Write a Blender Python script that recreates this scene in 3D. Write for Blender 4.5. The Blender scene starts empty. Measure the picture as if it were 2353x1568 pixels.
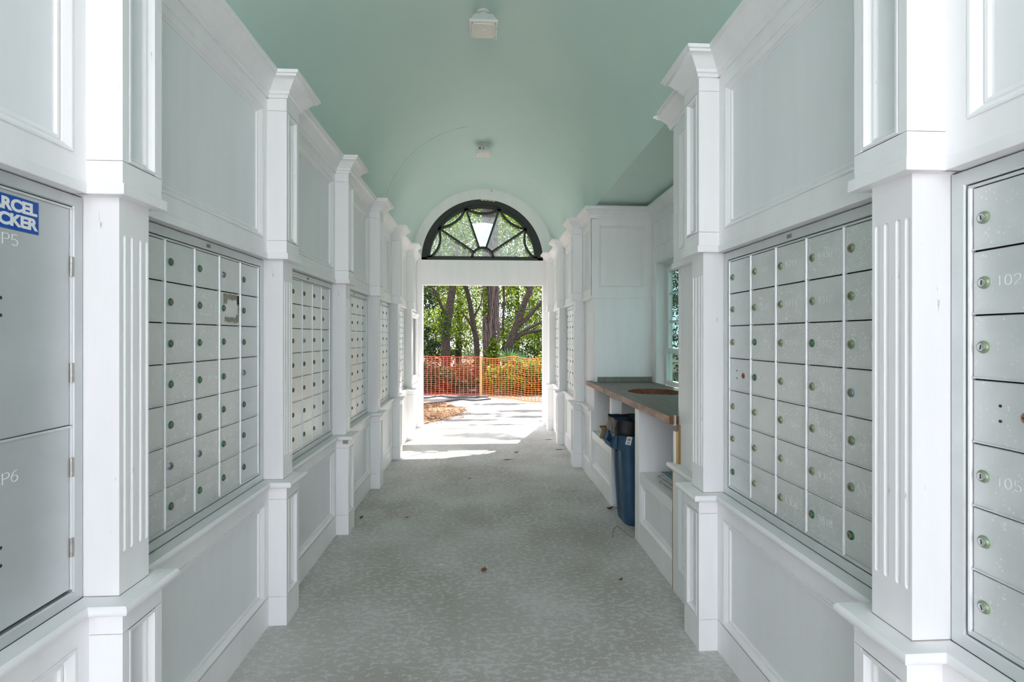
import bpy, bmesh, math, random
import numpy as np
from mathutils import Vector, Matrix, noise
random.seed(7); rng = np.random.default_rng(11)
PI = math.pi
scene = bpy.context.scene
col = scene.collection

# ------------------------------------------------------------------ camera, light, exposure
cam_d = bpy.data.cameras.new('camera'); cam = bpy.data.objects.new('camera', cam_d); col.objects.link(cam)
PSI = math.atan(64.5/1143.0)
cam.location = (0, 0, 1.40); cam.rotation_euler = (PI/2, 0, -PSI)
cam_d.sensor_width = 36.0; cam_d.lens = 1143.0/2353.0*36.0; cam_d.shift_y = -10.0/2353.0
cam_d.clip_start = 0.02; cam_d.clip_end = 300
scene.camera = cam

world = bpy.data.worlds.new('world'); scene.world = world; world.use_nodes = True
bg = world.node_tree.nodes['Background']
bg.inputs[0].default_value = (0.91, 0.93, 1.06, 1); bg.inputs[1].default_value = 3.0

sun_d = bpy.data.lights.new('sun', 'SUN'); sun = bpy.data.objects.new('sun', sun_d); col.objects.link(sun)
sun_d.energy = 20.0; sun_d.angle = math.radians(1.1); sun_d.color = (1.0, 0.955, 0.88)
SUN_DIR = Vector((-0.494, -1.37, -2.2)).normalized()
sun.rotation_euler = SUN_DIR.to_track_quat('-Z', 'Y').to_euler(); sun.location = (4, 18, 20)

vs = scene.view_settings
scene.display_settings.display_device = 'sRGB'
vs.view_transform = 'Standard'; vs.look = 'None'; vs.gamma = 1.0; vs.use_curve_mapping = False
vs.exposure = 0.72
scene.cycles.max_bounces = 16; scene.cycles.diffuse_bounces = 12; scene.cycles.glossy_bounces = 4
scene.cycles.transparent_max_bounces = 16; scene.cycles.use_denoising = True
scene.cycles.sample_clamp_indirect = 8.0
scene.cycles.caustics_reflective = False; scene.cycles.caustics_refractive = False

# ------------------------------------------------------------------ materials
def nt(name):
    m = bpy.data.materials.new(name); m.use_nodes = True
    n = m.node_tree.nodes; l = m.node_tree.links
    return m, n, l, n['Principled BSDF']
def node(n, t, **kw):
    x = n.new(t)
    for k, v in kw.items():
        if k in x.inputs: x.inputs[k].default_value = v
        else: setattr(x, k, v)
    return x
def ramp(n, stops, interp='LINEAR'):
    r = n.new('ShaderNodeValToRGB'); r.color_ramp.interpolation = interp
    e = r.color_ramp.elements
    while len(e) < len(stops): e.new(0.5)
    for i, (p, c) in enumerate(stops):
        e[i].position = p; e[i].color = (*c, 1) if len(c) == 3 else c
    return r
def c3(c): return (*c, 1)

def simple(name, color, rough=0.5, metal=0.0, var=0.06, scale=8.0, bump=0.0, bscale=60.0, stretch=(1, 1, 1), spec=0.5):
    m, n, l, p = nt(name)
    tc = n.new('ShaderNodeTexCoord'); mp = n.new('ShaderNodeMapping'); mp.inputs['Scale'].default_value = stretch
    l.new(tc.outputs['Object'], mp.inputs['Vector'])
    nz = node(n, 'ShaderNodeTexNoise', Scale=scale, Detail=5.0, Roughness=0.6); l.new(mp.outputs[0], nz.inputs['Vector'])
    lo = tuple(max(0, c*(1-var)) for c in color); hi = tuple(min(1, c*(1+var)) for c in color)
    r = ramp(n, [(0.3, lo), (0.7, hi)]); l.new(nz.outputs['Fac'], r.inputs[0]); l.new(r.outputs[0], p.inputs['Base Color'])
    p.inputs['Roughness'].default_value = rough; p.inputs['Metallic'].default_value = metal
    p.inputs['Specular IOR Level'].default_value = spec
    if bump > 0:
        nb = node(n, 'ShaderNodeTexNoise', Scale=bscale, Detail=4.0); l.new(mp.outputs[0], nb.inputs['Vector'])
        b = node(n, 'ShaderNodeBump', Strength=bump, Distance=0.004); l.new(nb.outputs['Fac'], b.inputs['Height']); l.new(b.outputs[0], p.inputs['Normal'])
    return m

def paint_white(name, base, flecks=0.0, rough=0.42):
    m, n, l, p = nt(name)
    tc = n.new('ShaderNodeTexCoord')
    mp = n.new('ShaderNodeMapping'); mp.inputs['Scale'].default_value = (1, 1, 0.12); l.new(tc.outputs['Object'], mp.inputs['Vector'])
    n1 = node(n, 'ShaderNodeTexNoise', Scale=9.0, Detail=6.0, Roughness=0.6); l.new(mp.outputs[0], n1.inputs['Vector'])
    lo = tuple(c*0.955 for c in base)
    r1 = ramp(n, [(0.35, lo), (0.62, base)]); l.new(n1.outputs['Fac'], r1.inputs[0])
    # worn flecks of bare wood showing through the paint
    n2 = node(n, 'ShaderNodeTexNoise', Scale=70.0, Detail=6.0, Roughness=0.7); l.new(mp.outputs[0], n2.inputs['Vector'])
    n3 = node(n, 'ShaderNodeTexNoise', Scale=2.3, Detail=2.0); l.new(tc.outputs['Object'], n3.inputs['Vector'])
    ad = node(n, 'ShaderNodeMath', operation='MULTIPLY_ADD'); l.new(n3.outputs['Fac'], ad.inputs[0]); ad.inputs[1].default_value = 0.35; l.new(n2.outputs['Fac'], ad.inputs[2])
    r2 = ramp(n, [(0.93-flecks*0.1, (0, 0, 0)), (0.96-flecks*0.1, (1, 1, 1))]); l.new(ad.outputs[0], r2.inputs[0])
    mx = n.new('ShaderNodeMix'); mx.data_type = 'RGBA'
    l.new(r2.outputs[0], mx.inputs[0]); l.new(r1.outputs[0], mx.inputs[6]); mx.inputs[7].default_value = (0.42, 0.36, 0.30, 1)
    l.new(mx.outputs[2], p.inputs['Base Color'])
    p.inputs['Roughness'].default_value = rough
    mb2 = n.new('ShaderNodeMapping'); mb2.inputs['Scale'].default_value = (1, 1, 0.06); l.new(tc.outputs['Object'], mb2.inputs['Vector'])
    nb = node(n, 'ShaderNodeTexNoise', Scale=120.0, Detail=3.0); l.new(mb2.outputs[0], nb.inputs['Vector'])
    b = node(n, 'ShaderNodeBump', Strength=0.12, Distance=0.002); l.new(nb.outputs['Fac'], b.inputs['Height']); l.new(b.outputs[0], p.inputs['Normal'])
    return m

def metal_door(name, spots, smudge=0.35):
    m, n, l, p = nt(name)
    tc = n.new('ShaderNodeTexCoord'); oi = n.new('ShaderNodeObjectInfo')
    off = node(n, 'ShaderNodeVectorMath', operation='ADD'); l.new(tc.outputs['Object'], off.inputs[0])
    cx = n.new('ShaderNodeCombineXYZ'); mu = node(n, 'ShaderNodeMath', operation='MULTIPLY'); l.new(oi.outputs['Random'], mu.inputs[0]); mu.inputs[1].default_value = 37.0
    l.new(mu.outputs[0], cx.inputs[0]); l.new(mu.outputs[0], cx.inputs[2]); l.new(cx.outputs[0], off.inputs[1])
    n1 = node(n, 'ShaderNodeTexNoise', Scale=7.0, Detail=5.0, Roughness=0.6); l.new(off.outputs[0], n1.inputs['Vector'])
    r1 = ramp(n, [(0.3, (0.66, 0.685, 0.675)), (0.7, (0.77, 0.79, 0.78))]); l.new(n1.outputs['Fac'], r1.inputs[0])
    vo = node(n, 'ShaderNodeTexVoronoi', Scale=95.0 if spots < 0.7 else 150.0); l.new(off.outputs[0], vo.inputs['Vector'])
    n2 = node(n, 'ShaderNodeTexNoise', Scale=26.0, Detail=2.0); l.new(off.outputs[0], n2.inputs['Vector'])
    sub = node(n, 'ShaderNodeMath', operation='MULTIPLY_ADD'); l.new(n2.outputs['Fac'], sub.inputs[0]); sub.inputs[1].default_value = -0.9; l.new(vo.outputs['Distance'], sub.inputs[2])
    t = -0.36+0.22*spots
    r2 = ramp(n, [(0.0, (1, 1, 1)), (1.0, (0, 0, 0))])
    mr = node(n, 'ShaderNodeMapRange'); mr.inputs[1].default_value = t-0.03; mr.inputs[2].default_value = t+0.06; l.new(sub.outputs[0], mr.inputs[0]); l.new(mr.outputs[0], r2.inputs[0])
    mf = node(n, 'ShaderNodeMath', operation='MULTIPLY'); l.new(r2.outputs[0], mf.inputs[0]); mf.inputs[1].default_value = 0.55
    mx = n.new('ShaderNodeMix'); mx.data_type = 'RGBA'; l.new(mf.outputs[0], mx.inputs[0]); l.new(r1.outputs[0], mx.inputs[6]); mx.inputs[7].default_value = (0.97, 0.98, 0.975, 1)
    l.new(mx.outputs[2], p.inputs['Base Color'])
    rr = ramp(n, [(0.3, (0.34,)*3), (0.7, (0.5,)*3)]); l.new(n1.outputs['Fac'], rr.inputs[0]); l.new(rr.outputs[0], p.inputs['Roughness'])
    p.inputs['Metallic'].default_value = 0.55
    return m

def glassy(name, tint, gloss=0.12, haze=0.0, hazecol=(0.8, 0.9, 0.95), rough=0.02):
    m = bpy.data.materials.new(name); m.use_nodes = True
    n = m.node_tree.nodes; l = m.node_tree.links; n.clear()
    out = n.new('ShaderNodeOutputMaterial'); tr = n.new('ShaderNodeBsdfTransparent'); tr.inputs[0].default_value = c3(tint)
    gl = n.new('ShaderNodeBsdfGlossy'); gl.inputs['Roughness'].default_value = rough
    fr = node(n, 'ShaderNodeLayerWeight', Blend=gloss)
    mx = n.new('ShaderNodeMixShader'); l.new(fr.outputs['Fresnel'], mx.inputs[0]); l.new(tr.outputs[0], mx.inputs[1]); l.new(gl.outputs[0], mx.inputs[2])
    last = mx
    if haze > 0:
        df = n.new('ShaderNodeBsdfTranslucent'); df.inputs[0].default_value = c3(hazecol)
        tc = n.new('ShaderNodeTexCoord'); nz = node(n, 'ShaderNodeTexNoise', Scale=14.0, Detail=5.0); l.new(tc.outputs['Object'], nz.inputs['Vector'])
        r = ramp(n, [(0.3, (haze*0.75,)*3), (0.7, (min(1, haze*1.2),)*3)]); l.new(nz.outputs['Fac'], r.inputs[0])
        m2 = n.new('ShaderNodeMixShader'); l.new(r.outputs[0], m2.inputs[0]); l.new(mx.outputs[0], m2.inputs[1]); l.new(df.outputs[0], m2.inputs[2]); last = m2
    l.new(last.outputs[0], out.inputs['Surface'])
    return m

def leafmat(name, cols, trans=0.5):
    m, n, l, p = nt(name)
    g = n.new('ShaderNodeNewGeometry')
    k = len(cols); r = ramp(n, [((i+0.0)/k, c) for i, c in enumerate(cols)], 'CONSTANT'); l.new(g.outputs['Random Per Island'], r.inputs[0])
    l.new(r.outputs[0], p.inputs['Base Color']); p.inputs['Roughness'].default_value = 0.5; p.inputs['Specular IOR Level'].default_value = 0.3
    tr = n.new('ShaderNodeBsdfTranslucent'); hs = node(n, 'ShaderNodeHueSaturation', Saturation=1.1, Value=1.5); hs.inputs['Hue'].default_value = 0.485
    l.new(r.outputs[0], hs.inputs['Color']); l.new(hs.outputs[0], tr.inputs[0])
    mx = n.new('ShaderNodeMixShader'); mx.inputs[0].default_value = trans
    l.new(p.outputs[0], mx.inputs[1]); l.new(tr.outputs[0], mx.inputs[2]); l.new(mx.outputs[0], n['Material Output'].inputs['Surface'])
    return m

WHITE = (0.878, 0.870, 0.872)
M_white = paint_white('white_paint', WHITE, 0.0)
M_white_worn = paint_white('white_paint_worn', (0.888, 0.880, 0.882), 0.55)
M_joint = simple('open_joint', (0.34, 0.29, 0.25), 0.8)
M_field = paint_white('white_panel_paint', (0.835, 0.843, 0.855), 0.0)

def ceiling_mat():
    m, n, l, p = nt('mint_ceiling_paint')
    tc = n.new('ShaderNodeTexCoord')
    n1 = node(n, 'ShaderNodeTexNoise', Scale=1.3, Detail=4.0); l.new(tc.outputs['Object'], n1.inputs['Vector'])
    r = ramp(n, [(0.3, (0.545, 0.69, 0.645)), (0.7, (0.60, 0.73, 0.67))]); l.new(n1.outputs['Fac'], r.inputs[0])
    # hairline crack ring round the vault and a few short cracks in the plaster
    sp = n.new('ShaderNodeSeparateXYZ'); l.new(tc.outputs['Object'], sp.inputs[0])
    wob = node(n, 'ShaderNodeTexNoise', Scale=6.0, Detail=3.0); l.new(tc.outputs['Object'], wob.inputs['Vector'])
    a = node(n, 'ShaderNodeMath', operation='MULTIPLY_ADD'); l.new(wob.outputs['Fac'], a.inputs[0]); a.inputs[1].default_value = 0.03; l.new(sp.outputs[1], a.inputs[2])
    d = node(n, 'ShaderNodeMath', operation='SUBTRACT'); l.new(a.outputs[0], d.inputs[0]); d.inputs[1].default_value = 5.435
    ab = node(n, 'ShaderNodeMath', operation='ABSOLUTE'); l.new(d.outputs[0], ab.inputs[0])
    lt = node(n, 'ShaderNodeMath', operation='LESS_THAN'); l.new(ab.outputs[0], lt.inputs[0]); lt.inputs[1].default_value = 0.0045
    lx = node(n, 'ShaderNodeMath', operation='LESS_THAN'); l.new(sp.outputs[0], lx.inputs[0]); lx.inputs[1].default_value = -0.18
    m1 = node(n, 'ShaderNodeMath', operation='MULTIPLY'); l.new(lt.outputs[0], m1.inputs[0]); l.new(lx.outputs[0], m1.inputs[1])
    br = node(n, 'ShaderNodeTexNoise', Scale=3.5, Detail=4.0); l.new(tc.outputs['Object'], br.inputs['Vector'])
    rb = ramp(n, [(0.40, (0.1,)*3), (0.62, (0.8,)*3)]); l.new(br.outputs['Fac'], rb.inputs[0])
    m2 = node(n, 'ShaderNodeMath', operation='MULTIPLY'); l.new(m1.outputs[0], m2.inputs[0]); l.new(rb.outputs[0], m2.inputs[1])
    mx = n.new('ShaderNodeMix'); mx.data_type = 'RGBA'; l.new(m2.outputs[0], mx.inputs[0]); l.new(r.outputs[0], mx.inputs[6]); mx.inputs[7].default_value = (0.18, 0.19, 0.15, 1)
    l.new(mx.outputs[2], p.inputs['Base Color']); p.inputs['Roughness'].default_value = 0.5
    nb = node(n, 'ShaderNodeTexNoise', Scale=40.0, Detail=3.0); l.new(tc.outputs['Object'], nb.inputs['Vector'])
    b = node(n, 'ShaderNodeBump', Strength=0.06, Distance=0.004); l.new(nb.outputs['Fac'], b.inputs['Height']); l.new(b.outputs[0], p.inputs['Normal'])
    return m
M_ceil = ceiling_mat()

def floor_mat():
    m, n, l, p = nt('knockdown_concrete_floor')
    tc = n.new('ShaderNodeTexCoord')
    mp = n.new('ShaderNodeMapping'); mp.inputs['Scale'].default_value = (0.62, 1.0, 1); l.new(tc.outputs['Object'], mp.inputs['Vector'])
    big = node(n, 'ShaderNodeTexNoise', Scale=1.1, Detail=4.0, Roughness=0.55); l.new(tc.outputs['Object'], big.inputs['Vector'])
    bigr = ramp(n, [(0.34, (0.385, 0.358, 0.322)), (0.66, (0.545, 0.53, 0.505))]); l.new(big.outputs['Fac'], bigr.inputs[0])
    fine = node(n, 'ShaderNodeTexNoise', Scale=260.0, Detail=3.0, Roughness=0.7); l.new(tc.outputs['Object'], fine.inputs['Vector'])
    fr = ramp(n, [(0.25, (0.62,)*3), (0.75, (1.38,)*3)]); l.new(fine.outputs['Fac'], fr.inputs[0])
    mul = n.new('ShaderNodeMix'); mul.data_type = 'RGBA'; mul.blend_type = 'MULTIPLY'; mul.inputs[0].default_value = 1.0
    l.new(bigr.outputs[0], mul.inputs[6]); l.new(fr.outputs[0], mul.inputs[7])
    # flattened islands of trowelled coating
    isl = node(n, 'ShaderNodeTexNoise', Scale=46.0, Detail=6.0, Roughness=0.66); l.new(mp.outputs[0], isl.inputs['Vector'])
    dens = node(n, 'ShaderNodeTexNoise', Scale=2.2, Detail=3.0); l.new(tc.outputs['Object'], dens.inputs['Vector'])
    s = node(n, 'ShaderNodeMath', operation='MULTIPLY_ADD'); l.new(dens.outputs['Fac'], s.inputs[0]); s.inputs[1].default_value = 0.24; l.new(isl.outputs['Fac'], s.inputs[2])
    im = ramp(n, [(0.640, (0, 0, 0)), (0.665, (0.60, 0.60, 0.60))]); l.new(s.outputs[0], im.inputs[0])
    mx = n.new('ShaderNodeMix'); mx.data_type = 'RGBA'; l.new(im.outputs[0], mx.inputs[0]); l.new(mul.outputs[2], mx.inputs[6]); mx.inputs[7].default_value = (0.61, 0.625, 0.615, 1)
    # dark round stains
    st = node(n, 'ShaderNodeTexNoise', Scale=1.9, Detail=3.0, Roughness=0.6); l.new(mp.outputs[0], st.inputs['Vector'])
    sr = ramp(n, [(0.66, (1, 1, 1)), (0.80, (0.62, 0.60, 0.55))]); l.new(st.outputs['Fac'], sr.inputs[0])
    m2 = n.new('ShaderNodeMix'); m2.data_type = 'RGBA'; m2.blend_type = 'MULTIPLY'; m2.inputs[0].default_value = 1.0
    l.new(mx.outputs[2], m2.inputs[6]); l.new(sr.outputs[0], m2.inputs[7]); l.new(m2.outputs[2], p.inputs['Base Color'])
    rg = ramp(n, [(0.0, (0.72,)*3), (1.0, (0.36,)*3)]); l.new(im.outputs[0], rg.inputs[0]); l.new(rg.outputs[0], p.inputs['Roughness'])
    hb = node(n, 'ShaderNodeMath', operation='MULTIPLY_ADD'); l.new(im.outputs[0], hb.inputs[0]); hb.inputs[1].default_value = 0.7; l.new(fine.outputs['Fac'], hb.inputs[2])
    b = node(n, 'ShaderNodeBump', Strength=0.35, Distance=0.003); l.new(hb.outputs[0], b.inputs['Height']); l.new(b.outputs[0], p.inputs['Normal'])
    return m
M_floor = floor_mat()
M_path = simple('pale_concrete', (0.128, 0.124, 0.118), 0.8, 0, 0.09, 2.5, 0.2, 90)
M_fore = simple('added_forecourt_concrete', (0.47, 0.46, 0.45), 0.8, 0, 0.05, 2.5)  # pale tone of the unseen ground, chosen for the sun it bounces
M_ground = simple('leaf_litter_ground', (0.032, 0.028, 0.016), 0.9, 0, 0.5, 9, 0.6, 30)
M_alu_a = metal_door('brushed_aluminium', 0.06)
M_alu_b = metal_door('water_spotted_aluminium', 0.62)
M_alu_c = metal_door('heavily_spotted_aluminium', 0.95)
M_alu_frame = simple('aluminium_frame', (0.66, 0.69, 0.685), 0.42, 0.45, 0.08, 5, 0.05, 80, (1, 1, 1))
M_alu_bar = simple('glint_aluminium_bar', (0.86, 0.87, 0.875), 0.35, 0.25, 0.03, 30)  # reflection of the bright entrance put into a lighter base colour
M_parcel = simple('satin_grey_steel', (0.56, 0.585, 0.585), 0.40, 0.40, 0.06, 4, 0.04, 70)
M_dark = simple('dark_gap', (0.035, 0.032, 0.03), 0.8)
M_verd = simple('verdigris_brass', (0.045, 0.15, 0.085), 0.6, 0.3, 0.5, 140)
M_verd_pale = simple('pale_verdigris_brass', (0.27, 0.32, 0.20), 0.5, 0.4, 0.4, 120)
M_brass = simple('dull_brass', (0.33, 0.29, 0.21), 0.42, 0.75, 0.2, 150)
M_steel = simple('lock_steel', (0.62, 0.64, 0.66), 0.3, 0.85, 0.08, 100)
M_bluesteel = simple('blue_grey_lock', (0.25, 0.33, 0.37), 0.35, 0.7, 0.15, 100)
M_copper = simple('copper_lock', (0.36, 0.15, 0.07), 0.4, 0.6, 0.3, 120)
M_halo = simple('verdigris_stain', (0.50, 0.63, 0.57), 0.55, 0.2, 0.1, 200)
M_engrave = simple('engraved_digits', (0.84, 0.86, 0.855), 0.6, 0.05, 0.04, 60)
M_hinge = simple('worn_hinge', (0.42, 0.40, 0.37), 0.45, 0.7, 0.2, 90)
M_blue = simple('blue_sticker', (0.004, 0.075, 0.37), 0.38, 0, 0.05, 40)
M_stick_white = simple('sticker_white', (0.76, 0.78, 0.79), 0.45, 0, 0.03, 40)
M_residue = simple('adhesive_residue', (0.30, 0.28, 0.23), 0.85, 0, 0.2, 90)
M_label = simple('small_label', (0.52, 0.55, 0.54), 0.5, 0.2, 0.15, 200)
M_black = simple('black_paint', (0.012, 0.018, 0.015), 0.42, 0, 0.4, 30, 0.15, 90)
M_oldpaint = simple('bare_cream_wood', (0.60, 0.52, 0.36), 0.7, 0, 0.12, 40)
M_glass = glassy('clear_pane', (0.93, 0.96, 0.95), 0.08)
M_glass_haze = glassy('hazy_pane', (0.86, 0.92, 0.91), 0.08, 0.10, (0.35, 0.42, 0.42))
M_glass_frost = glassy('frosted_pane', (0.85, 0.92, 0.95), 0.08, 0.72, (0.20, 0.27, 0.30))
M_glass_win = glassy('window_pane', (0.15, 0.25, 0.22), 0.2)
M_vinyl = simple('white_vinyl', (0.78, 0.80, 0.795), 0.35, 0, 0.02, 10)
M_muntin = simple('teal_lit_muntin', (0.50, 0.63, 0.62), 0.4, 0, 0.03, 10)  # turquoise light on the muntins is put into their colour
M_lamp = simple('lamp_grey_enamel', (0.70, 0.72, 0.71), 0.4, 0, 0.03, 30)
M_lens = simple('lamp_lens', (0.74, 0.71, 0.645), 0.3, 0, 0.03, 30)
M_lens_rim = simple('lamp_lens_rim', (0.80, 0.70, 0.60), 0.3, 0, 0.03, 30)
M_can = simple('slate_blue_plastic', (0.026, 0.072, 0.130), 0.42, 0, 0.18, 9, 0.08, 200)
M_bag = simple('black_bin_liner', (0.004, 0.004, 0.005), 0.5, 0, 0.3, 30)
M_bag.node_tree.nodes['Principled BSDF'].inputs['Specular IOR Level'].default_value = 0.35
M_paper = simple('brown_paper', (0.32, 0.185, 0.085), 0.85, 0, 0.2, 30)
M_mag = simple('magazine_pages', (0.56, 0.545, 0.525), 0.6, 0, 0.12, 60, 0, 10, (1, 1, 60))
M_magc = [simple('magazine_cover_%d' % i, c, 0.3, 0, 0.5, 22) for i, c in enumerate([(0.05, 0.22, 0.26), (0.55, 0.52, 0.47), (0.30, 0.33, 0.36)])]
M_pine = simple('raw_pine', (0.52, 0.36, 0.18), 0.7, 0, 0.25, 26, 0, 10, (1, 1, 0.1))
M_pine2 = simple('dark_raw_pine', (0.33, 0.20, 0.07), 0.7, 0, 0.3, 26, 0, 10, (1, 1, 0.1))
M_stake = simple('pale_stake', (0.42, 0.26, 0.11), 0.75, 0, 0.15, 20, 0, 10, (1, 1, 0.1))
def wood_top():
    m, n, l, p = nt('worn_counter_wood')
    tc = n.new('ShaderNodeTexCoord'); mp = n.new('ShaderNodeMapping'); mp.inputs['Scale'].default_value = (9, 0.7, 9); l.new(tc.outputs['Object'], mp.inputs['Vector'])
    n1 = node(n, 'ShaderNodeTexNoise', Scale=5.0, Detail=6.0, Roughness=0.65); l.new(mp.outputs[0], n1.inputs['Vector'])
    r = ramp(n, [(0.28, (0.085, 0.068, 0.052)), (0.55, (0.155, 0.13, 0.105)), (0.75, (0.23, 0.205, 0.175))]); l.new(n1.outputs['Fac'], r.inputs[0])
    l.new(r.outputs[0], p.inputs['Base Color']); p.inputs['Roughness'].default_value = 0.45
    b = node(n, 'ShaderNodeBump', Strength=0.15, Distance=0.002); l.new(n1.outputs['Fac'], b.inputs['Height']); l.new(b.outputs[0], p.inputs['Normal'])
    return m
M_top = wood_top()
M_edge = simple('lit_counter_edge', (0.40, 0.25, 0.19), 0.6, 0, 0.4, 18, 0.1, 60, (1, 0.3, 1))  # pinkish wood grain, with the light on the edge put into its colour
M_endgrain = simple('red_brown_end_grain', (0.20, 0.065, 0.025), 0.55, 0, 0.4, 40)
M_splash = simple('grey_splash_strip', (0.20, 0.205, 0.165), 0.6, 0, 0.2, 15)
M_orange = simple('orange_netting', (0.62, 0.060, 0.018), 0.5, 0, 0.1, 20)
M_orange2 = simple('amber_netting', (0.72, 0.19, 0.022), 0.5, 0, 0.1, 20)
M_cable = simple('grey_hose', (0.05, 0.045, 0.05), 0.6)
M_straw = leafmat('pine_straw', [(0.24, 0.12, 0.055), (0.36, 0.20, 0.10), (0.15, 0.07, 0.03), (0.42, 0.27, 0.15)], 0.1)
M_bluetape = simple('blue_flagging', (0.02, 0.10, 0.55), 0.5)
M_leaf_dead = simple('dead_leaf', (0.22, 0.085, 0.03), 0.6, 0, 0.35, 60)
M_leaf_red = simple('red_leaf', (0.20, 0.035, 0.025), 0.6, 0, 0.35, 60)
M_leaf_dark = simple('dark_leaf', (0.05, 0.04, 0.025), 0.7, 0, 0.35, 60)
M_scrap = simple('white_scrap', (0.75, 0.77, 0.78), 0.6)

def bark(name, lo, hi, sc=14.0, st=0.22):
    m, n, l, p = nt(name)
    tc = n.new('ShaderNodeTexCoord'); mp = n.new('ShaderNodeMapping'); mp.inputs['Scale'].default_value = (1, 1, st); l.new(tc.outputs['Object'], mp.inputs['Vector'])
    v = node(n, 'ShaderNodeTexVoronoi', Scale=sc); v.feature = 'DISTANCE_TO_EDGE'; l.new(mp.outputs[0], v.inputs['Vector'])
    n1 = node(n, 'ShaderNodeTexNoise', Scale=sc*1.3, Detail=6.0); l.new(mp.outputs[0], n1.inputs['Vector'])
    a = node(n, 'ShaderNodeMath', operation='MULTIPLY_ADD'); l.new(v.outputs['Distance'], a.inputs[0]); a.inputs[1].default_value = 1.2; l.new(n1.outputs['Fac'], a.inputs[2])
    r = ramp(n, [(0.40, lo), (0.85, hi)]); l.new(a.outputs[0], r.inputs[0]); l.new(r.outputs[0], p.inputs['Base Color']); p.inputs['Roughness'].default_value = 0.9
    b = node(n, 'ShaderNodeBump', Strength=0.9, Distance=0.03); l.new(a.outputs[0], b.inputs['Height']); l.new(b.outputs[0], p.inputs['Normal'])
    return m
M_bark_pine = bark('pine_bark', (0.008, 0.005, 0.005), (0.062, 0.044, 0.042), 16, 0.25)
M_bark_oak = bark('oak_bark', (0.014, 0.009, 0.006), (0.055, 0.040, 0.026), 22, 0.4)
M_vine = simple('dry_vine', (0.085, 0.06, 0.045), 0.8)
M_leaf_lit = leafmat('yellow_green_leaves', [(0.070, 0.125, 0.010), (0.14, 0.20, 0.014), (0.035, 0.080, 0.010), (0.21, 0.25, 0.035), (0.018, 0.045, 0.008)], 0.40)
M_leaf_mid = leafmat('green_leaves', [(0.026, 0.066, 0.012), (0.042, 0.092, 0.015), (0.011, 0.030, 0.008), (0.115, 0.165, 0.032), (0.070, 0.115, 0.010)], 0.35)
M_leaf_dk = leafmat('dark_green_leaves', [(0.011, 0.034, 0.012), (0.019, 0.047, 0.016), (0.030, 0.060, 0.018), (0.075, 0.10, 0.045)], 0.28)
M_palm = leafmat('palmetto_green', [(0.022, 0.06, 0.022), (0.034, 0.08, 0.028), (0.055, 0.10, 0.035)], 0.35)
M_moss = leafmat('grey_moss', [(0.16, 0.165, 0.13), (0.22, 0.23, 0.18), (0.11, 0.12, 0.09)], 0.4)

# ------------------------------------------------------------------ mesh helpers
class MB:
    def __init__(s): s.v = []; s.f = []; s.mi = []; s.cur = 0
    def add(s, verts, faces):
        k = len(s.v); s.v += [tuple(q) for q in verts]
        for f in faces: s.f.append(tuple(i+k for i in f)); s.mi.append(s.cur)
        return s
    def box(s, x0, x1, y0, y1, z0, z1):
        return s.add([(x0,y0,z0),(x1,y0,z0),(x1,y1,z0),(x0,y1,z0),(x0,y0,z1),(x1,y0,z1),(x1,y1,z1),(x0,y1,z1)],
                     [(0,3,2,1),(4,5,6,7),(0,1,5,4),(1,2,6,5),(2,3,7,6),(3,0,4,7)])
    def loft(s, loops, cap0=False, cap1=False, closed=True):
        n = len(loops[0]); k = len(s.v)
        for L in loops: s.v += [tuple(q) for q in L]
        for i in range(len(loops)-1):
            for j in range(n if closed else n-1):
                a = k+i*n+j; b = k+i*n+(j+1) % n
                s.f.append((a, b, b+n, a+n)); s.mi.append(s.cur)
        if cap0: s.f.append(tuple(k+j for j in reversed(range(n)))); s.mi.append(s.cur)
        if cap1: s.f.append(tuple(k+(len(loops)-1)*n+j for j in range(n))); s.mi.append(s.cur)
        return s
    def tube(s, pts, rad, n=8, cap=True):
        loops = []
        P = [Vector(p) for p in pts]; up = Vector((0.13, 0.31, 0.94))
        for i, p in enumerate(P):
            d = (P[min(i+1, len(P)-1)]-P[max(i-1, 0)]).normalized()
            u = d.cross(up)
            if u.length < 1e-3: u = d.cross(Vector((1, 0, 0)))
            u.normalize(); w = d.cross(u); r = rad[i] if hasattr(rad, '__len__') else rad
            loops.append([p+u*(r*math.cos(2*PI*j/n))+w*(r*math.sin(2*PI*j/n)) for j in range(n)])
        return s.loft(loops, cap, cap)
    def lathe(s, prof, n=16, axis='y', o=(0, 0, 0), cap0=False, cap1=True):
        loops = []
        for r, h in prof:
            L = []
            for j in range(n):
                a = 2*PI*j/n; c, d = r*math.cos(a), r*math.sin(a)
                L.append((o[0]+c, o[1]+h, o[2]+d) if axis == 'y' else (o[0]+c, o[1]+d, o[2]+h))
            loops.append(L)
        return s.loft(loops, cap0, cap1)
    def prism(s, poly, z0, z1):
        n = len(poly)
        return s.loft([[(x, y, z0) for x, y in poly], [(x, y, z1) for x, y in poly]], True, True)
    def mesh(s, name, mats, smooth=None, recalc=True):
        me = bpy.data.meshes.new(name); me.from_pydata(s.v, [], s.f)
        if not isinstance(mats, (list, tuple)): mats = [mats]
        for m in mats: me.materials.append(m)
        if len(mats) > 1: me.polygons.foreach_set('material_index', s.mi)
        if recalc:
            bm = bmesh.new(); bm.from_mesh(me); bmesh.ops.recalc_face_normals(bm, faces=bm.faces); bm.to_mesh(me); bm.free()
        if smooth:
            me.polygons.foreach_set('use_smooth', [True]*len(me.polygons)); me.set_sharp_from_angle(angle=math.radians(smooth))
        me.update(); return me

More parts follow.
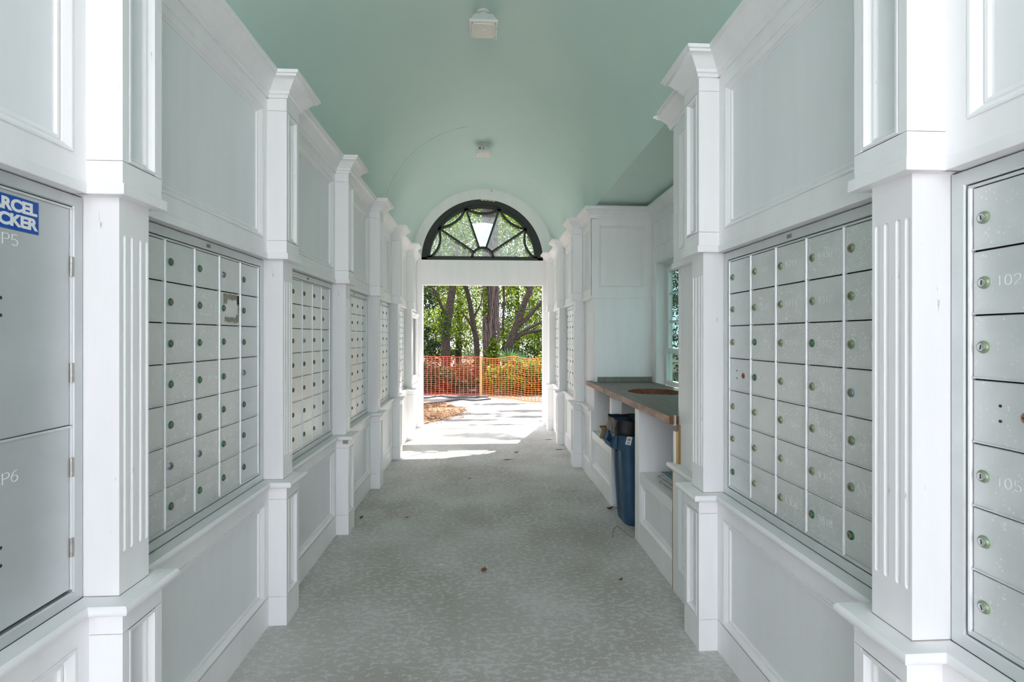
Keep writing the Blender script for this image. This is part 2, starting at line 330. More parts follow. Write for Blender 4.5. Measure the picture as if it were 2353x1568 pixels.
def link(o, parent=None, **pr):
    col.objects.link(o)
    if parent is not None: o.parent = parent
    for k, v in pr.items():
        if v is not None: o[k] = v
    return o
def obj(name, mb, mats=None, parent=None, loc=(0, 0, 0), rz=0.0, smooth=None, rot=None, **pr):
    me = mb if isinstance(mb, bpy.types.Mesh) else mb.mesh(name, mats, smooth)
    o = bpy.data.objects.new(name, me); o.location = loc; o.rotation_euler = rot if rot else (0, 0, rz)
    return link(o, parent, **pr)
def root(name, loc=(0, 0, 0), rz=0.0, parent=None, **pr):
    o = bpy.data.objects.new(name, None); o.empty_display_size = 0.1; o.location = loc; o.rotation_euler = (0, 0, rz)
    return link(o, parent, **pr)
def swapmat(o, i, m):
    o.material_slots[i].link = 'OBJECT'; o.material_slots[i].material = m
LW, RW = PI/2, -PI/2          # wall frames: local x runs to the viewer's right along the wall, -y points into the corridor
XW = 1.08                     # mailbox face plane
def wallroot_loc(side, y, z=0.0): return ((-XW if side == 'L' else XW), y, z)
def rzs(side): return LW if side == 'L' else RW

# ------------------------------------------------------------------ profiles and panel pieces (wall frame)
CORN = [(0.0, 2.553), (0.010, 2.553), (0.012, 2.566), (0.020, 2.570), (0.021, 2.582), (0.030, 2.590), (0.041, 2.603), (0.052, 2.618), (0.063, 2.626),
        (0.073, 2.630), (0.074, 2.640), (0.083, 2.641), (0.085, 2.655), (0.0, 2.655)]
SILL = [(0.0, 0.672), (0.024, 0.672), (0.030, 0.676), (0.033, 0.684), (0.032, 0.692), (0.026, 0.699), (0.0, 0.700)]
BAND = [(0.0, 1.775), (0.009, 1.775), (0.010, 1.777), (0.010, 1.803), (0.008, 1.805), (0.0, 1.805)]
def straight(prof, x0, x1, y, back=0.02):
    mb = MB(); pts = [(y-d, z) for d, z in prof]; pts = [(back, prof[0][1])]+pts+[(back, prof[-1][1])]
    mb.loft([[(x0, a, b) for a, b in pts], [(x1, a, b) for a, b in pts]], True, True); return mb
def wrap(prof, x0, x1, y, back=0.0):
    mb = MB(); L = []
    for kind in range(4):
        ring = []
        for d, z in prof:
            xx = x0-d if kind < 2 else x1+d
            yy = back if kind in (0, 3) else y-d
            ring.append((xx, yy, z))
        L.append(ring)
    mb.loft(L, True, True); return mb
MOULD = [(0.0, 0.0), (0.0015, 0.004), (0.004, 0.004), (0.0045, -0.001), (0.010, -0.001), (0.55, 0.011), (0.60, 0.016), (0.70, 0.013), (0.84, 0.014), (0.88, 0.021), (1.0, 0.022)]
def rect(x0, x1, z0, z1, y): return [(x0, y, z0), (x1, y, z0), (x1, y, z1), (x0, y, z1)]
def inset(r, i, y): return rect(r[0]+i, r[1]-i, r[2]+i, r[3]-i, y)
def panel_meshes(outer, opening, y, mw, back):
    f = MB(); f.loft([rect(*outer, back), rect(*outer, y), rect(*opening, y), rect(*opening, y+0.005)])
    m = MB(); loops = []
    for i, d in MOULD: loops.append(inset(opening, i if i < 0.05 else i*mw, y+d))
    m.loft(loops)
    fl = MB(); fl.add(inset(opening, mw, y+0.022), [(0, 1, 2, 3)])
    return f, m, fl
def panel(name, parent, loc, rz, outer, opening, y, mw=0.042, back=0.02):
    f, m, fl = panel_meshes(outer, opening, y, mw, back)
    p = obj(name, f, M_white, parent, loc, rz)
    obj('moulding', m, M_white, p); obj('panel_field', fl, M_field, p)
    return p

# ------------------------------------------------------------------ floor, ground, shell
WALL_T = 2.70
END = 7.75
NEAR = -2.3  # unseen near end, set back to dim the first pilasters
mb = MB(); mb.box(-1.7, 1.9, NEAR-0.25, END+0.12, -0.2, 0.0); obj('floor', mb, M_floor, kind='structure')
mb = MB(); mb.box(-60, 60, -60, 60, -0.6, -0.03); obj('ground', mb, M_ground, kind='structure')
mb = MB(); mb.prism([(-7, END+0.12), (7.5, END+0.12), (7.5, 4.2), (8.2, 4.2), (4.10, 7.36), (1.205, 10.24), (-0.09, 11.575), (-1.45, 11.825), (-7, 12.75)], -0.2, 0.0)
obj('path', mb, M_path, kind='structure')
mb = MB(); mb.box(-14, 14, -30, NEAR-0.25, -0.2, -0.005); obj('added_forecourt', mb, M_fore, kind='structure')  # unseen ground added behind the camera to bounce sun into the corridor

mb = MB(); mb.box(-1.55, -1.10, NEAR, END+0.15, 0, 3.9)
wall_left = obj('wall_left', mb, M_white, kind='structure')
mb = MB(); mb.box(1.10, 1.80, NEAR, 2.68, 0, 2.69); mb.box(1.10, 1.80, 4.82, END+0.15, 0, 2.69)
WY0, WY1, WZ0, WZ1 = 2.95, 4.68, 0.90, 2.10
mb.box(1.65, 1.80, 2.68, 4.82, 0, WZ0); mb.box(1.65, 1.80, 2.68, 4.82, WZ1, 2.69)
mb.box(1.65, 1.80, 2.68, WY0, WZ0, WZ1); mb.box(1.65, 1.80, WY1, 4.82, WZ0, WZ1)
mb.box(1.15, 1.85, NEAR, END+0.15, 2.74, 3.9)  # unseen closure above the wall, added to keep sun from leaking in
wall_right = obj('wall_right', mb, M_white, kind='structure')

# far wall with the doorway and the half-round fanlight opening
FX, FZ, FR = -0.02, 2.595, 0.945
mb = MB()
mb.box(-1.3, -0.951, END, END+0.15, 0, 2.205); mb.box(0.925, 1.3, END, END+0.15, 0, 2.205)
mb.box(-1.3, 1.3, END, END+0.15, 2.205, FZ-0.005)
N = 48; inn = []; out = []
for j in range(N+1):
    a = PI*j/N; ca, sa = math.cos(a), math.sin(a)
    inn.append((FX+FR*ca, FZ-0.005+(FR+0.005)*sa))
    t = 1e9
    if abs(ca) > 1e-6: t = min(t, (1.3-FX*(1 if ca > 0 else -1))/abs(ca))
    if sa > 1e-6: t = min(t, (3.9-FZ)/sa)
    out.append((FX+t*ca, FZ-0.005+t*sa))
L = []
for (yy, ring) in ((END+0.15, out), (END, out), (END, inn), (END+0.15, inn)): L.append([(x, yy, z) for x, z in ring])
mb.loft(L, closed=False)
wall_far = obj('wall_far', mb, M_white, kind='structure')
mb = MB(); mb.box(-1.9, 2.1, NEAR-0.25, END+0.45, 3.9, 4.0); obj('sun_block_roof', mb, M_white, kind='structure')  # unseen slab added over the vault to block the sun

# barrel vault and the flat soffit over the alcove
R_V, Z_V, AY0, AY1 = 1.10, 2.595, 2.70, 4.80
mb = MB(); NA = 64
def ring(y, a0): return [(R_V*math.cos(a0+(PI-a0)*j/NA), y, Z_V+R_V*math.sin(a0+(PI-a0)*j/NA)) for j in range(NA+1)]
aS = math.asin((2.69-Z_V)/R_V)
for (y0, y1, a0) in ((NEAR, AY0, 0.0), (AY0, AY1, aS), (AY1, END, 0.0)):
    ny = max(2, int((y1-y0)/0.25)); mb.loft([ring(y0+(y1-y0)*i/ny, a0) for i in range(ny+1)], closed=False)
ceiling = obj('ceiling', mb, M_ceil, kind='structure', smooth=40)
xs = R_V*math.cos(aS)
mb = MB(); mb.box(xs, 1.70, AY0-0.03, AY1+0.03, 2.69, 2.73); obj('alcove_soffit', mb, M_ceil, ceiling)

# ------------------------------------------------------------------ bays of wall panelling
def bay(parent, side, y0, y1, name_suffix='', upper=True, blank=False, ex=0.05):
    """y0..y1: clear span between shafts (world y)"""
    yc = (y0+y1)/2; w = y1-y0; h = w/2
    loc = wallroot_loc(side, yc); rz = rzs(side)
    X0, X1 = -h+0.012, h-0.012            # block faces
    oX = 0.050
    dp = panel('dado_panel', parent, loc, rz, (X0, X1, 0.0, 0.674), (X0+oX, X1-oX, 0.141, 0.606), -0.040)
    mb = MB(); mb.box(X0+0.004, X1-0.004, -0.0404, -0.035, 0.1392, 0.1412); obj('open_joint', mb, M_joint, dp)
    obj('sill_ledge', straight(SILL, X0, X1, -0.030), M_white, parent, loc, rz, smooth=40)
    if upper:
        panel('frieze_panel', parent, loc, rz, (X0, X1, 1.779, 2.6), (X0+oX, X1-oX, 1.869, 2.494), -0.032)
        obj('lintel_band', straight(BAND, X0, X1, -0.032), M_white, parent, loc, rz)
        obj('cornice', straight(CORN, X0, X1, -0.032), M_white, parent, loc, rz, smooth=35)
    if blank:
        mb = MB(); mb.box(X0-0.03, X1+0.03, -0.004, 0.02, 0.70, 1.775); obj('plain_board', mb, M_white, parent, loc, rz)

HS = 0.059
PL = [1.458, 2.554, 3.658, 4.722, 5.818, 6.886]
PR = [1.148, 2.238, 5.353, 6.494, 7.485]
baysL = [(0.44, PL[0]-HS)]+[(PL[i]+HS, PL[i+1]-HS) for i in range(5)]
for a, b in baysL: bay(wall_left, 'L', a, b)
bay(wall_left, 'L', PL[5]+HS, END, blank=True)
baysR = [(0.13, PR[0]-HS), (PR[0]+HS, PR[1]-HS), (PR[2]+HS, PR[3]-HS), (PR[3]+HS, PR[4]-HS)]
for a, b in baysR: bay(wall_right, 'R', a, b)
bay(wall_right, 'R', PR[4]+HS, END, blank=True)

# narrow returns either side of the alcove
def narrow(y0, y1, sill0, sill1):
    yc = (y0+y1)/2; h = (y1-y0)/2; loc = wallroot_loc('R', yc); rz = RW
    panel('dado_panel', wall_right, loc, rz, (-h, h, 0.0, 0.674), (-h+0.07, h-0.07, 0.141, 0.606), -0.036, 0.042)
    panel('frieze_panel', wall_right, loc, rz, (-h, h, 1.779, 2.6), (-h+0.075, h-0.07, 1.869, 2.494), -0.032, 0.042)
    obj('lintel_band', straight(BAND, -h-0.005, h+0.005, -0.032), M_white, wall_right, loc, rz)
    obj('sill_ledge', straight(SILL, sill0, sill1, -0.030), M_white, wall_right, loc, rz, smooth=40)
    obj('cornice', straight(CORN, -h-0.03, h+0.03, -0.032), M_white, wall_right, loc, rz, smooth=35)
    mb = MB(); mb.box(-h+0.03, h-0.03, -0.004, 0.022, 0.70, 1.775); obj('plain_board', mb, M_white, wall_right, loc, rz)
narrow(PR[1]+HS-0.01, 2.70, -0.235, 0.20)
narrow(4.804, PR[2]-HS+0.01, -0.24, 0.232)

# alcove: far return, window wall, near return
mb = MB(); loc = (0, AY1, 0)
panel('return_panel', wall_right, loc, 0, (1.048, 1.652, 1.779, 2.6), (1.123, 1.572, 1.881, 2.49), 0.0, 0.03, 0.02)
obj('lintel_band', straight(BAND, 1.040, 1.652, 0.0), M_white, wall_right, loc)
mb = MB(); mb.box(1.076, 1.652, 0.0, 0.02, 0.0, 1.775); obj('plain_board', mb, M_white, wall_right, loc)
mb = MB(); mb.box(1.076, 1.652, -0.02, 0.0, 0.0, 2.6); obj('plain_board', mb, M_white, wall_right, (0, AY0, 0))
mb = MB(); P = [(d, z) for d, z in CORN]
L = []
for (fx, fy) in ((lambda d: 1.048-d, lambda d: AY1-d), (lambda d: 1.65-d, lambda d: AY1-d), (lambda d: 1.65-d, lambda d: AY0+d), (lambda d: 1.048-d, lambda d: AY0+d)):
    L.append([(fx(d), fy(d), z) for d, z in P])
mb.loft(L, True, True); obj('cornice', mb, M_white, wall_right, smooth=35)
lw = (1.65, (AY0+AY1)/2, 0)
panel('frieze_panel', wall_right, lw, RW, (-1.05, 1.05, 2.20, 2.56), (-0.98, 0.98, 2.25, 2.50), -0.008, 0.03, 0.01)
for (a, b, c, d) in ((-1.05, -0.955, 0.0, 2.20), (0.85-0.03, 1.05, 0.0, 2.20), (-0.955, 0.85, 2.115, 2.20)):
    mb = MB(); mb.box(a, b, -0.008, 0.0, c, d); obj('casing_board', mb, M_white, wall_right, lw, RW)

# ------------------------------------------------------------------ pilasters
BX0, BX1 = -0.085, 0.075
def split_block(z0, z1, za, zb):
    """block with joint grooves at za, zb and an open front between for the recessed panel"""
    mb = MB(); g = 0.0009
    mb.box(BX0, BX1, -0.125, 0.0, z0, za-g); mb.box(BX0, BX1, -0.125, 0.0, zb+g, z1)
    mb.loft([rect(BX0, BX1, za+g, zb-g, 0.0), rect(BX0, BX1, za+g, zb-g, -0.125), rect(BX0+0.022, BX1-0.022, za+g, zb-g, -0.125), rect(BX0+0.022, BX1-0.022, za+g, zb-g, -0.121)])
    mb.cur = 1; mb.box(BX0+0.002, BX1-0.002, -0.095, -0.001, z0+0.01, z1-0.01)
    return mb.mesh('pilaster_block', [M_white_worn, M_joint])
ME_ped = split_block(0.0, 0.674, 0.139, 0.612); ME_up = split_block(1.803, 2.6, 1.866, 2.494)
def mf(za, zb):
    op = (BX0+0.022, BX1-0.022, za+0.001, zb-0.001); m = MB()
    m.loft([inset(op, i if i < 0.05 else i*0.030, -0.125+d) for i, d in MOULD])
    f = MB(); f.add(inset(op, 0.030, -0.103), [(0, 1, 2, 3)])
    return m.mesh('moulding', M_white_worn), f.mesh('panel_field', M_field)
ME_pm, ME_pf = mf(0.139, 0.612); ME_um, ME_uf = mf(1.866, 2.494)
ME_sill = wrap(SILL, BX0, BX1, -0.125).box(BX0-0.001, BX1+0.001, -0.126, -0.0005, 0.6745, 0.6999).mesh('sill_block', M_white_worn, 40)
ME_band = wrap(BAND, BX0, BX1, -0.125).box(BX0-0.001, BX1+0.001, -0.126, -0.0005, 1.7752, 1.8025).mesh('shaft_band', M_white_worn)
ME_cap = wrap(CORN, BX0, BX1, -0.125).mesh('capital', M_white, 35)
def shaft_mesh():
    mb = MB(); mb.box(-HS, HS, -0.098, 0.01, 0.699, 1.776)
    base = obj('shaft_tmp', mb, M_white_worn)
    cuts = MB(); r = 0.0075
    for x in (-0.0428, -0.0144, 0.0200, 0.0466):
        prof = []
        for i in range(6): a = PI/2*i/5; prof.append((max(r*math.sin(a), 1e-4), 0.812+r-r*math.cos(a)))
        for i in range(6): a = PI/2*i/5; prof.append((max(r*math.cos(a), 1e-4), 1.678-r+r*math.sin(a)))
        cuts.lathe(prof, 16, 'z', (x, -0.0995, 0), True, True)
    cut = obj('cut_tmp', cuts, M_white_worn)
    md = base.modifiers.new('b', 'BOOLEAN'); md.object = cut; md.operation = 'DIFFERENCE'; md.solver = 'EXACT'
    dg = bpy.context.evaluated_depsgraph_get(); me = bpy.data.meshes.new_from_object(base.evaluated_get(dg)); me.name = 'fluted_shaft'
    bpy.data.objects.remove(base); bpy.data.objects.remove(cut)
    return me
ME_shaft = shaft_mesh()
mb = MB(); mb.box(-HS-0.0007, HS+0.0007, -0.0988, 0.0, 0.7001, 0.7018); ME_dirt = mb.mesh('dirt_line', M_joint)
def pilaster(k, side, y):
    r = root('trim_%d' % k, wallroot_loc(side, y), rzs(side), kind='structure')
    p = obj('pedestal', ME_ped, parent=r); obj('moulding', ME_pm, parent=p); obj('panel_field', ME_pf, parent=p)
    obj('sill_block', ME_sill, parent=r); sh_ = obj('fluted_shaft', ME_shaft, parent=r); obj('dirt_line', ME_dirt, parent=sh_); obj('shaft_band', ME_band, parent=r)
    u = obj('upper_block', ME_up, parent=r); obj('moulding', ME_um, parent=u); obj('panel_field', ME_uf, parent=u)
    obj('capital', ME_cap, parent=r)
    return r
k = 1
for y in PL: pil = pilaster(k, 'L', y); k += 1; P3 = pil if k == 4 else (P3 if k > 4 else None)
for y in PR: pilaster(k, 'R', y); k += 1
# paint chip under the sill of the third left pilaster, bare wood showing
mb = MB(); mb.prism([(BX0-0.0012, -0.122), (BX0-0.0012, -0.085), (BX0+0.001, -0.085), (BX0+0.001, -0.122)], 0.642, 0.672)
obj('paint_chip', mb, M_joint, P3)

# ------------------------------------------------------------------ mailbox units
def door_mesh():
    mb = MB(); a, b = 0.0805, 0.0678
    L = [rect(-a, a, -b, b, 0.010), rect(-a, a, -b, b, -0.0012), rect(-a+0.0015, a-0.0015, -b+0.0015, b-0.0015, -0.0026), rect(-a+0.02, a-0.02, -b+0.02, b-0.02, -0.0032)]
    mb.loft(L, False, True)
    mb.box(-a, a, -0.0055, 0.0, -b-0.0012, -b+0.0026)
    return mb.mesh('mailbox_door', M_alu_a)
ME_door = door_mesh()
def lock_mesh():
    mb = MB()
    mb.cur = 3; mb.lathe([(0.0150, -0.0030), (0.0145, -0.0036)], 16, o=(0.0012, 0, 0.0005))
    mb.cur = 0; mb.lathe([(0.0130, -0.003), (0.0131, -0.0052), (0.0120, -0.0068), (0.0102, -0.0088), (0.0092, -0.0090), (0.0088, -0.0082)], 18, cap1=False)
    mb.cur = 1; mb.lathe([(0.0088, -0.0082), (0.0084, -0.0096), (0.0074, -0.0100)], 18)
    mb.cur = 2; mb.box(-0.0013, 0.0013, -0.0103, -0.009, -0.0052, 0.0052)
    return mb.mesh('lock', [M_verd, M_brass, M_dark, M_halo], 40)
ME_lock = lock_mesh()
def keyhole_mesh():
    mb = MB(); mb.lathe([(0.0118, -0.002), (0.0120, -0.0045), (0.0100, -0.0055)], 18)
    mb.cur = 1; mb.lathe([(0.0035, -0.0055), (0.0032, -0.0062)], 10); mb.box(-0.0075, 0.0075, -0.0061, -0.0055, -0.0016, 0.0016)
    return mb.mesh('keyhole', [M_copper, M_dark], 40)
ME_key = keyhole_mesh()
mb = MB(); mb.lathe([(0.0034, -0.002), (0.0032, -0.0040)], 10); ME_hole = mb.mesh('drilled_hole', M_dark)

STROKES = {'0': [[(0.5,1),(0.2,0.92),(0.03,0.7),(0,0.5),(0.03,0.3),(0.2,0.08),(0.5,0),(0.8,0.08),(0.97,0.3),(1,0.5),(0.97,0.7),(0.8,0.92),(0.5,1)]],
 '1': [[(0.2,0.8),(0.5,1),(0.5,0)]], '2': [[(0.05,0.75),(0.15,0.93),(0.5,1),(0.85,0.93),(0.95,0.72),(0.8,0.5),(0.05,0),(1,0)]],
 '3': [[(0.05,0.93),(0.5,1),(0.9,0.9),(0.95,0.73),(0.8,0.57),(0.4,0.53),(0.8,0.49),(1,0.27),(0.88,0.08),(0.5,0),(0.05,0.08)]],
 '4': [[(0.75,0),(0.75,1),(0,0.3),(1,0.3)]], '5': [[(0.9,1),(0.15,1),(0.08,0.52),(0.5,0.6),(0.9,0.5),(1,0.28),(0.85,0.08),(0.45,0),(0.05,0.1)]],
 '6': [[(0.85,0.98),(0.5,0.95),(0.15,0.7),(0,0.35),(0.15,0.08),(0.5,0),(0.85,0.08),(1,0.3),(0.85,0.53),(0.5,0.6),(0.15,0.52),(0.02,0.35)]],
 '7': [[(0,1),(1,1),(0.35,0)]], '8': [[(0.5,0.53),(0.15,0.62),(0.08,0.78),(0.2,0.95),(0.5,1),(0.8,0.95),(0.92,0.78),(0.85,0.62),(0.5,0.53),(0.1,0.42),(0,0.25),(0.15,0.06),(0.5,0),(0.85,0.06),(1,0.25),(0.9,0.42),(0.5,0.53)]],
 '9': [[(0.98,0.65),(0.85,0.48),(0.5,0.4),(0.15,0.48),(0,0.7),(0.15,0.93),(0.5,1),(0.85,0.93),(1,0.65),(0.85,0.28),(0.5,0.04),(0.15,0.02)]],
 'P': [[(0,0),(0,1),(0.7,1),(0.97,0.9),(1,0.74),(0.9,0.58),(0.65,0.5),(0,0.5)]], '.': [[(0.4,0),(0.5,0.06)]]}
def stroke_text(txt, h, x0, z0, y=-0.0038, wid=0.0016, aspect=0.6, gap=0.28):
    mb = MB(); x = x0; w = h*aspect
    for ch in txt:
        if ch == ' ': x += w; continue
        adv = w if ch != '1' else w*0.75
        for st in STROKES[ch]:
            P = [Vector((x+px*adv, z0+pz*h)) for px, pz in st]; A = []; B = []
            for i, p in enumerate(P):
                d = (P[min(i+1, len(P)-1)]-P[max(i-1, 0)]).normalized(); nn = Vector((-d.y, d.x))*(wid/2)
                A.append(p+nn); B.append(p-nn)
            loops = [[(q.x, y, q.y) for q in A], [(q.x, y, q.y) for q in B]]
            mb.loft([[(q.x, y+0.0006, q.y) for q in A], [(q.x, y, q.y) for q in A], [(q.x, y, q.y) for q in B], [(q.x, y+0.0006, q.y) for q in B]], closed=False)
        x += adv+h*gap
    return mb

PITCH, ROWH, Z0D = 0.174, 0.1403, 0.046
def mailbox_unit(side, y0, y1, label, numbers=None, spotted=(), heavy=(), special=(), blue=(), pale=0, drilled=(0, 3), holes_only=False, tilt=None):
    yc = (y0+y1)/2; w = (y1-y0)-0.003; h = w/2
    r = root('mailbox_unit', wallroot_loc(side, yc, 0.70), rzs(side), label=label, category='mailbox', group='wall mailbox units')
    mb = MB(); op = (-h, h, 0.0, 1.072)
    mb.loft([inset(op, 0, 0.016), inset(op, 0, -0.004), inset(op, 0.002, -0.006), inset(op, 0.030, -0.006), inset(op, 0.033, -0.003), inset(op, 0.033, 0.012)])
    obj('outer_frame', mb, M_alu_frame, r)
    mb = MB(); W5 = PITCH*2.5
    mb.box(-h+0.002, h-0.002, 0.014, 0.0175, 0.002, 1.070); mb.box(-h+0.001, h-0.001, -0.0066, 0.0, 0.0002, 0.0022); obj('backing_plate', mb, M_dark, r)
    mb = MB(); op = (-h+0.0365, h-0.0365, 0.0365, 1.0355)
    ix = -W5-0.004; mb.loft([inset(op, 0, 0.012), inset(op, 0, -0.001), rect(ix, -ix, 0.0445, 1.0285, -0.001), rect(ix, -ix, 0.0445, 1.0285, 0.010)])
    obj('door_frame', mb, M_alu_frame, r)
    for c in range(6):
        mb = MB(); x = -W5+c*PITCH; L = []
        for zz in (0.046, 1.028): L.append([(x+0.0046*math.cos(a), -0.0015-0.0058*math.sin(a), zz) for a in [PI*i/6 for i in range(7)]]+[(x-0.0046, 0.006, zz), (x+0.0046, 0.006, zz)])
        mb.loft(L, True, True); obj('hinge_bar', mb, M_alu_bar, r, smooth=50)
    for c in range(5):
        for rw in range(7):
            x = -W5+(c+0.5)*PITCH; z = Z0D+(6.5-rw)*ROWH
            d = obj('mailbox_door', ME_door, parent=r, loc=(x, 0, z))
            if (c, rw) in heavy: swapmat(d, 0, M_alu_c)
            elif (c, rw) in spotted: swapmat(d, 0, M_alu_b)
            if tilt and c == tilt: d.rotation_euler = (0, 0, math.radians(-1.2)); d.location.y = -0.002
            if (c, rw) in special:
                if not holes_only: obj('keyhole', ME_key, parent=d, loc=(0.030, 0, 0.0))
                obj('drilled_hole', ME_hole, parent=d, loc=(-0.022, 0, 0.018)); obj('drilled_hole', ME_hole, parent=d, loc=(-0.022, 0, -0.014))
            else:
                k = obj('lock', ME_lock, parent=d, loc=(-0.0805+0.0235+random.uniform(-0.0012, 0.0012), 0, random.uniform(-0.002, 0.002)))
                k.rotation_euler = (0, random.uniform(-0.25, 0.25), 0)
                if pale == 2: swapmat(k, 0, M_verd_pale); swapmat(k, 1, M_steel)
                elif pale == 1 and random.random() < 0.7: swapmat(k, 0, M_verd_pale)
                if (c, rw) in blue: swapmat(k, 0, M_bluesteel); swapmat(k, 3, M_alu_a)
            if numbers and (c, rw) in numbers:
                t = numbers[(c, rw)]
                obj('number', stroke_text(t, 0.021, -0.0805+0.052, -0.0105), M_engrave, d)
    mb = MB(); mb.box(-0.016, 0.016, -0.0068, -0.006, 1.046, 1.062)
    mb.cur = 1
    for i in range(5): mb.box(-0.013, 0.013-0.004*(i % 2), -0.0071, -0.0068, 1.048+i*0.0026, 1.0494+i*0.0026)
    obj('maker_label', mb, [M_label, M_dark], r)
    return r
ALL = [(c, q) for c in range(5) for q in range(7)]
numL1 = {(0,0):'2100', (1,2):'2105', (1,3):'2106', (1,4):'2107', (1,5):'2108', (1,6):'2110', (2,0):'2112', (2,1):'2114', (2,2):'2115', (2,3):'2202', (2,4):'2203', (2,5):'2204', (2,6):'2205',
         (3,1):'2207', (3,2):'2208', (3,3):'2210', (3,4):'2212', (3,5):'2214', (3,6):'2215'}
numR1 = {(1,0):'9206', (1,1):'9208', (1,2):'9210', (1,3):'9212', (1,6):'9215', (2,0):'9216', (2,1):'9218', (2,2):'9220', (2,3):'9304', (2,4):'9305', (2,5):'9306', (2,6):'9308',
         (3,0):'9310', (3,1):'9312', (3,2):'9313', (3,3):'9314', (3,4):'9315', (3,5):'9316', (3,6):'9318', (4,1):'1010', (4,2):'1010', (4,3):'1010', (4,4):'1010', (4,5):'1020', (4,6):'1020'}
uL1 = mailbox_unit('L', *baysL[1], 'aluminium wall mailboxes beside the parcel locker, one door with torn sticker residue', numL1,
             spotted=[(2, q) for q in range(1, 7)]+[(1, q) for q in range(3, 7)]+[(3, 4), (3, 5), (3, 6), (0, 5), (0, 6)], special=[(0, 3)], blue=[(1, 5), (2, 5), (4, 3), (3, 0)], holes_only=True)
mailbox_unit('L', *baysL[2], 'aluminium wall mailboxes with 35 doors, second mailbox unit along the left wall', blue=[(2, 2), (3, 5), (4, 1)])
mailbox_unit('L', *baysL[3], 'aluminium wall mailboxes above a dado panel, third mailbox unit along the left wall', blue=[(4, 1)])
mailbox_unit('L', *baysL[4], 'aluminium wall mailboxes seen at a steep slant, fourth unit along the left wall')
mailbox_unit('L', *baysL[5], 'aluminium wall mailboxes next to the glazed notice case, farthest unit on the left wall')
mailbox_unit('R', *baysR[0], 'aluminium wall mailboxes with silver keyed locks and one copper keyhole, at the right picture edge',
             {(0, 1): '1020', (0, 4): '105'}, special=[(0, 3)], pale=2)
mailbox_unit('R', *baysR[1], 'aluminium wall mailboxes with 92 and 93 numbers and heavily spotted doors, right of the counter', numR1,
             spotted=[(2, 1), (2, 2), (2, 3), (2, 4), (1, 1), (1, 2), (4, 1), (4, 5), (3, 5), (4, 2), (4, 4)], heavy=[(3, 0), (3, 2), (3, 3), (3, 4), (3, 6), (2, 6), (4, 0)], special=[(0, 3)], blue=[(4, 3)], pale=1, holes_only=False, tilt=0)
mailbox_unit('R', *baysR[2], 'aluminium wall mailboxes just beyond the counter alcove on the right wall')
mailbox_unit('R', *baysR[3], 'aluminium wall mailboxes nearest the doorway on the right wall')
# torn sticker residue and a tape scrap on two doors of the first left unit
def find_door(u, c, rw):
    W5 = PITCH*2.5; x = -W5+(c+0.5)*PITCH; z = Z0D+(6.5-rw)*ROWH
    for o in u.children:
        if o.name.startswith('mailbox_door') and abs(o.location.x-x) < 1e-3 and abs(o.location.z-z) < 1e-3: return o
d = find_door(uL1, 3, 1)
mb = MB(); random.seed(4)
def ragged(outer, inner, n):
    A = []; B = []
    for i in range(n+1):
        t = i/n
        A.append(outer(t)); B.append(inner(t))
    mb.loft([[(x, -0.0039, z) for x, z in A], [(x, -0.0039, z) for x, z in B]], closed=False)
J = lambda s: random.uniform(-s, s)
ragged(lambda t: (-0.055+0.128*t, 0.062+J(0.002)), lambda t: (-0.055+0.128*t, (0.040 if 0.2 < t < 0.85 else 0.022)+J(0.007)), 26)
ragged(lambda t: (-0.045+0.115*t, -0.035+(-0.012 if t > 0.8 else 0)*-1+J(0.004)), lambda t: (-0.045+0.115*t, -0.050-0.008*math.sin(t*PI)+J(0.006)), 26)
ragged(lambda t: (0.072+J(0.001), 0.06-0.09*t), lambda t: (0.056+0.012*t+J(0.005), 0.06-0.09*t), 14)
obj('sticker_residue', mb, M_residue, d)
d = find_door(uL1, 1, 4); mb = MB(); mb.prism([(-0.028, -0.004), (0.030, -0.004), (0.030, -0.0031), (-0.028, -0.0031)], 0.026, 0.050)
obj('tape_scrap', mb, M_stick_white, d)

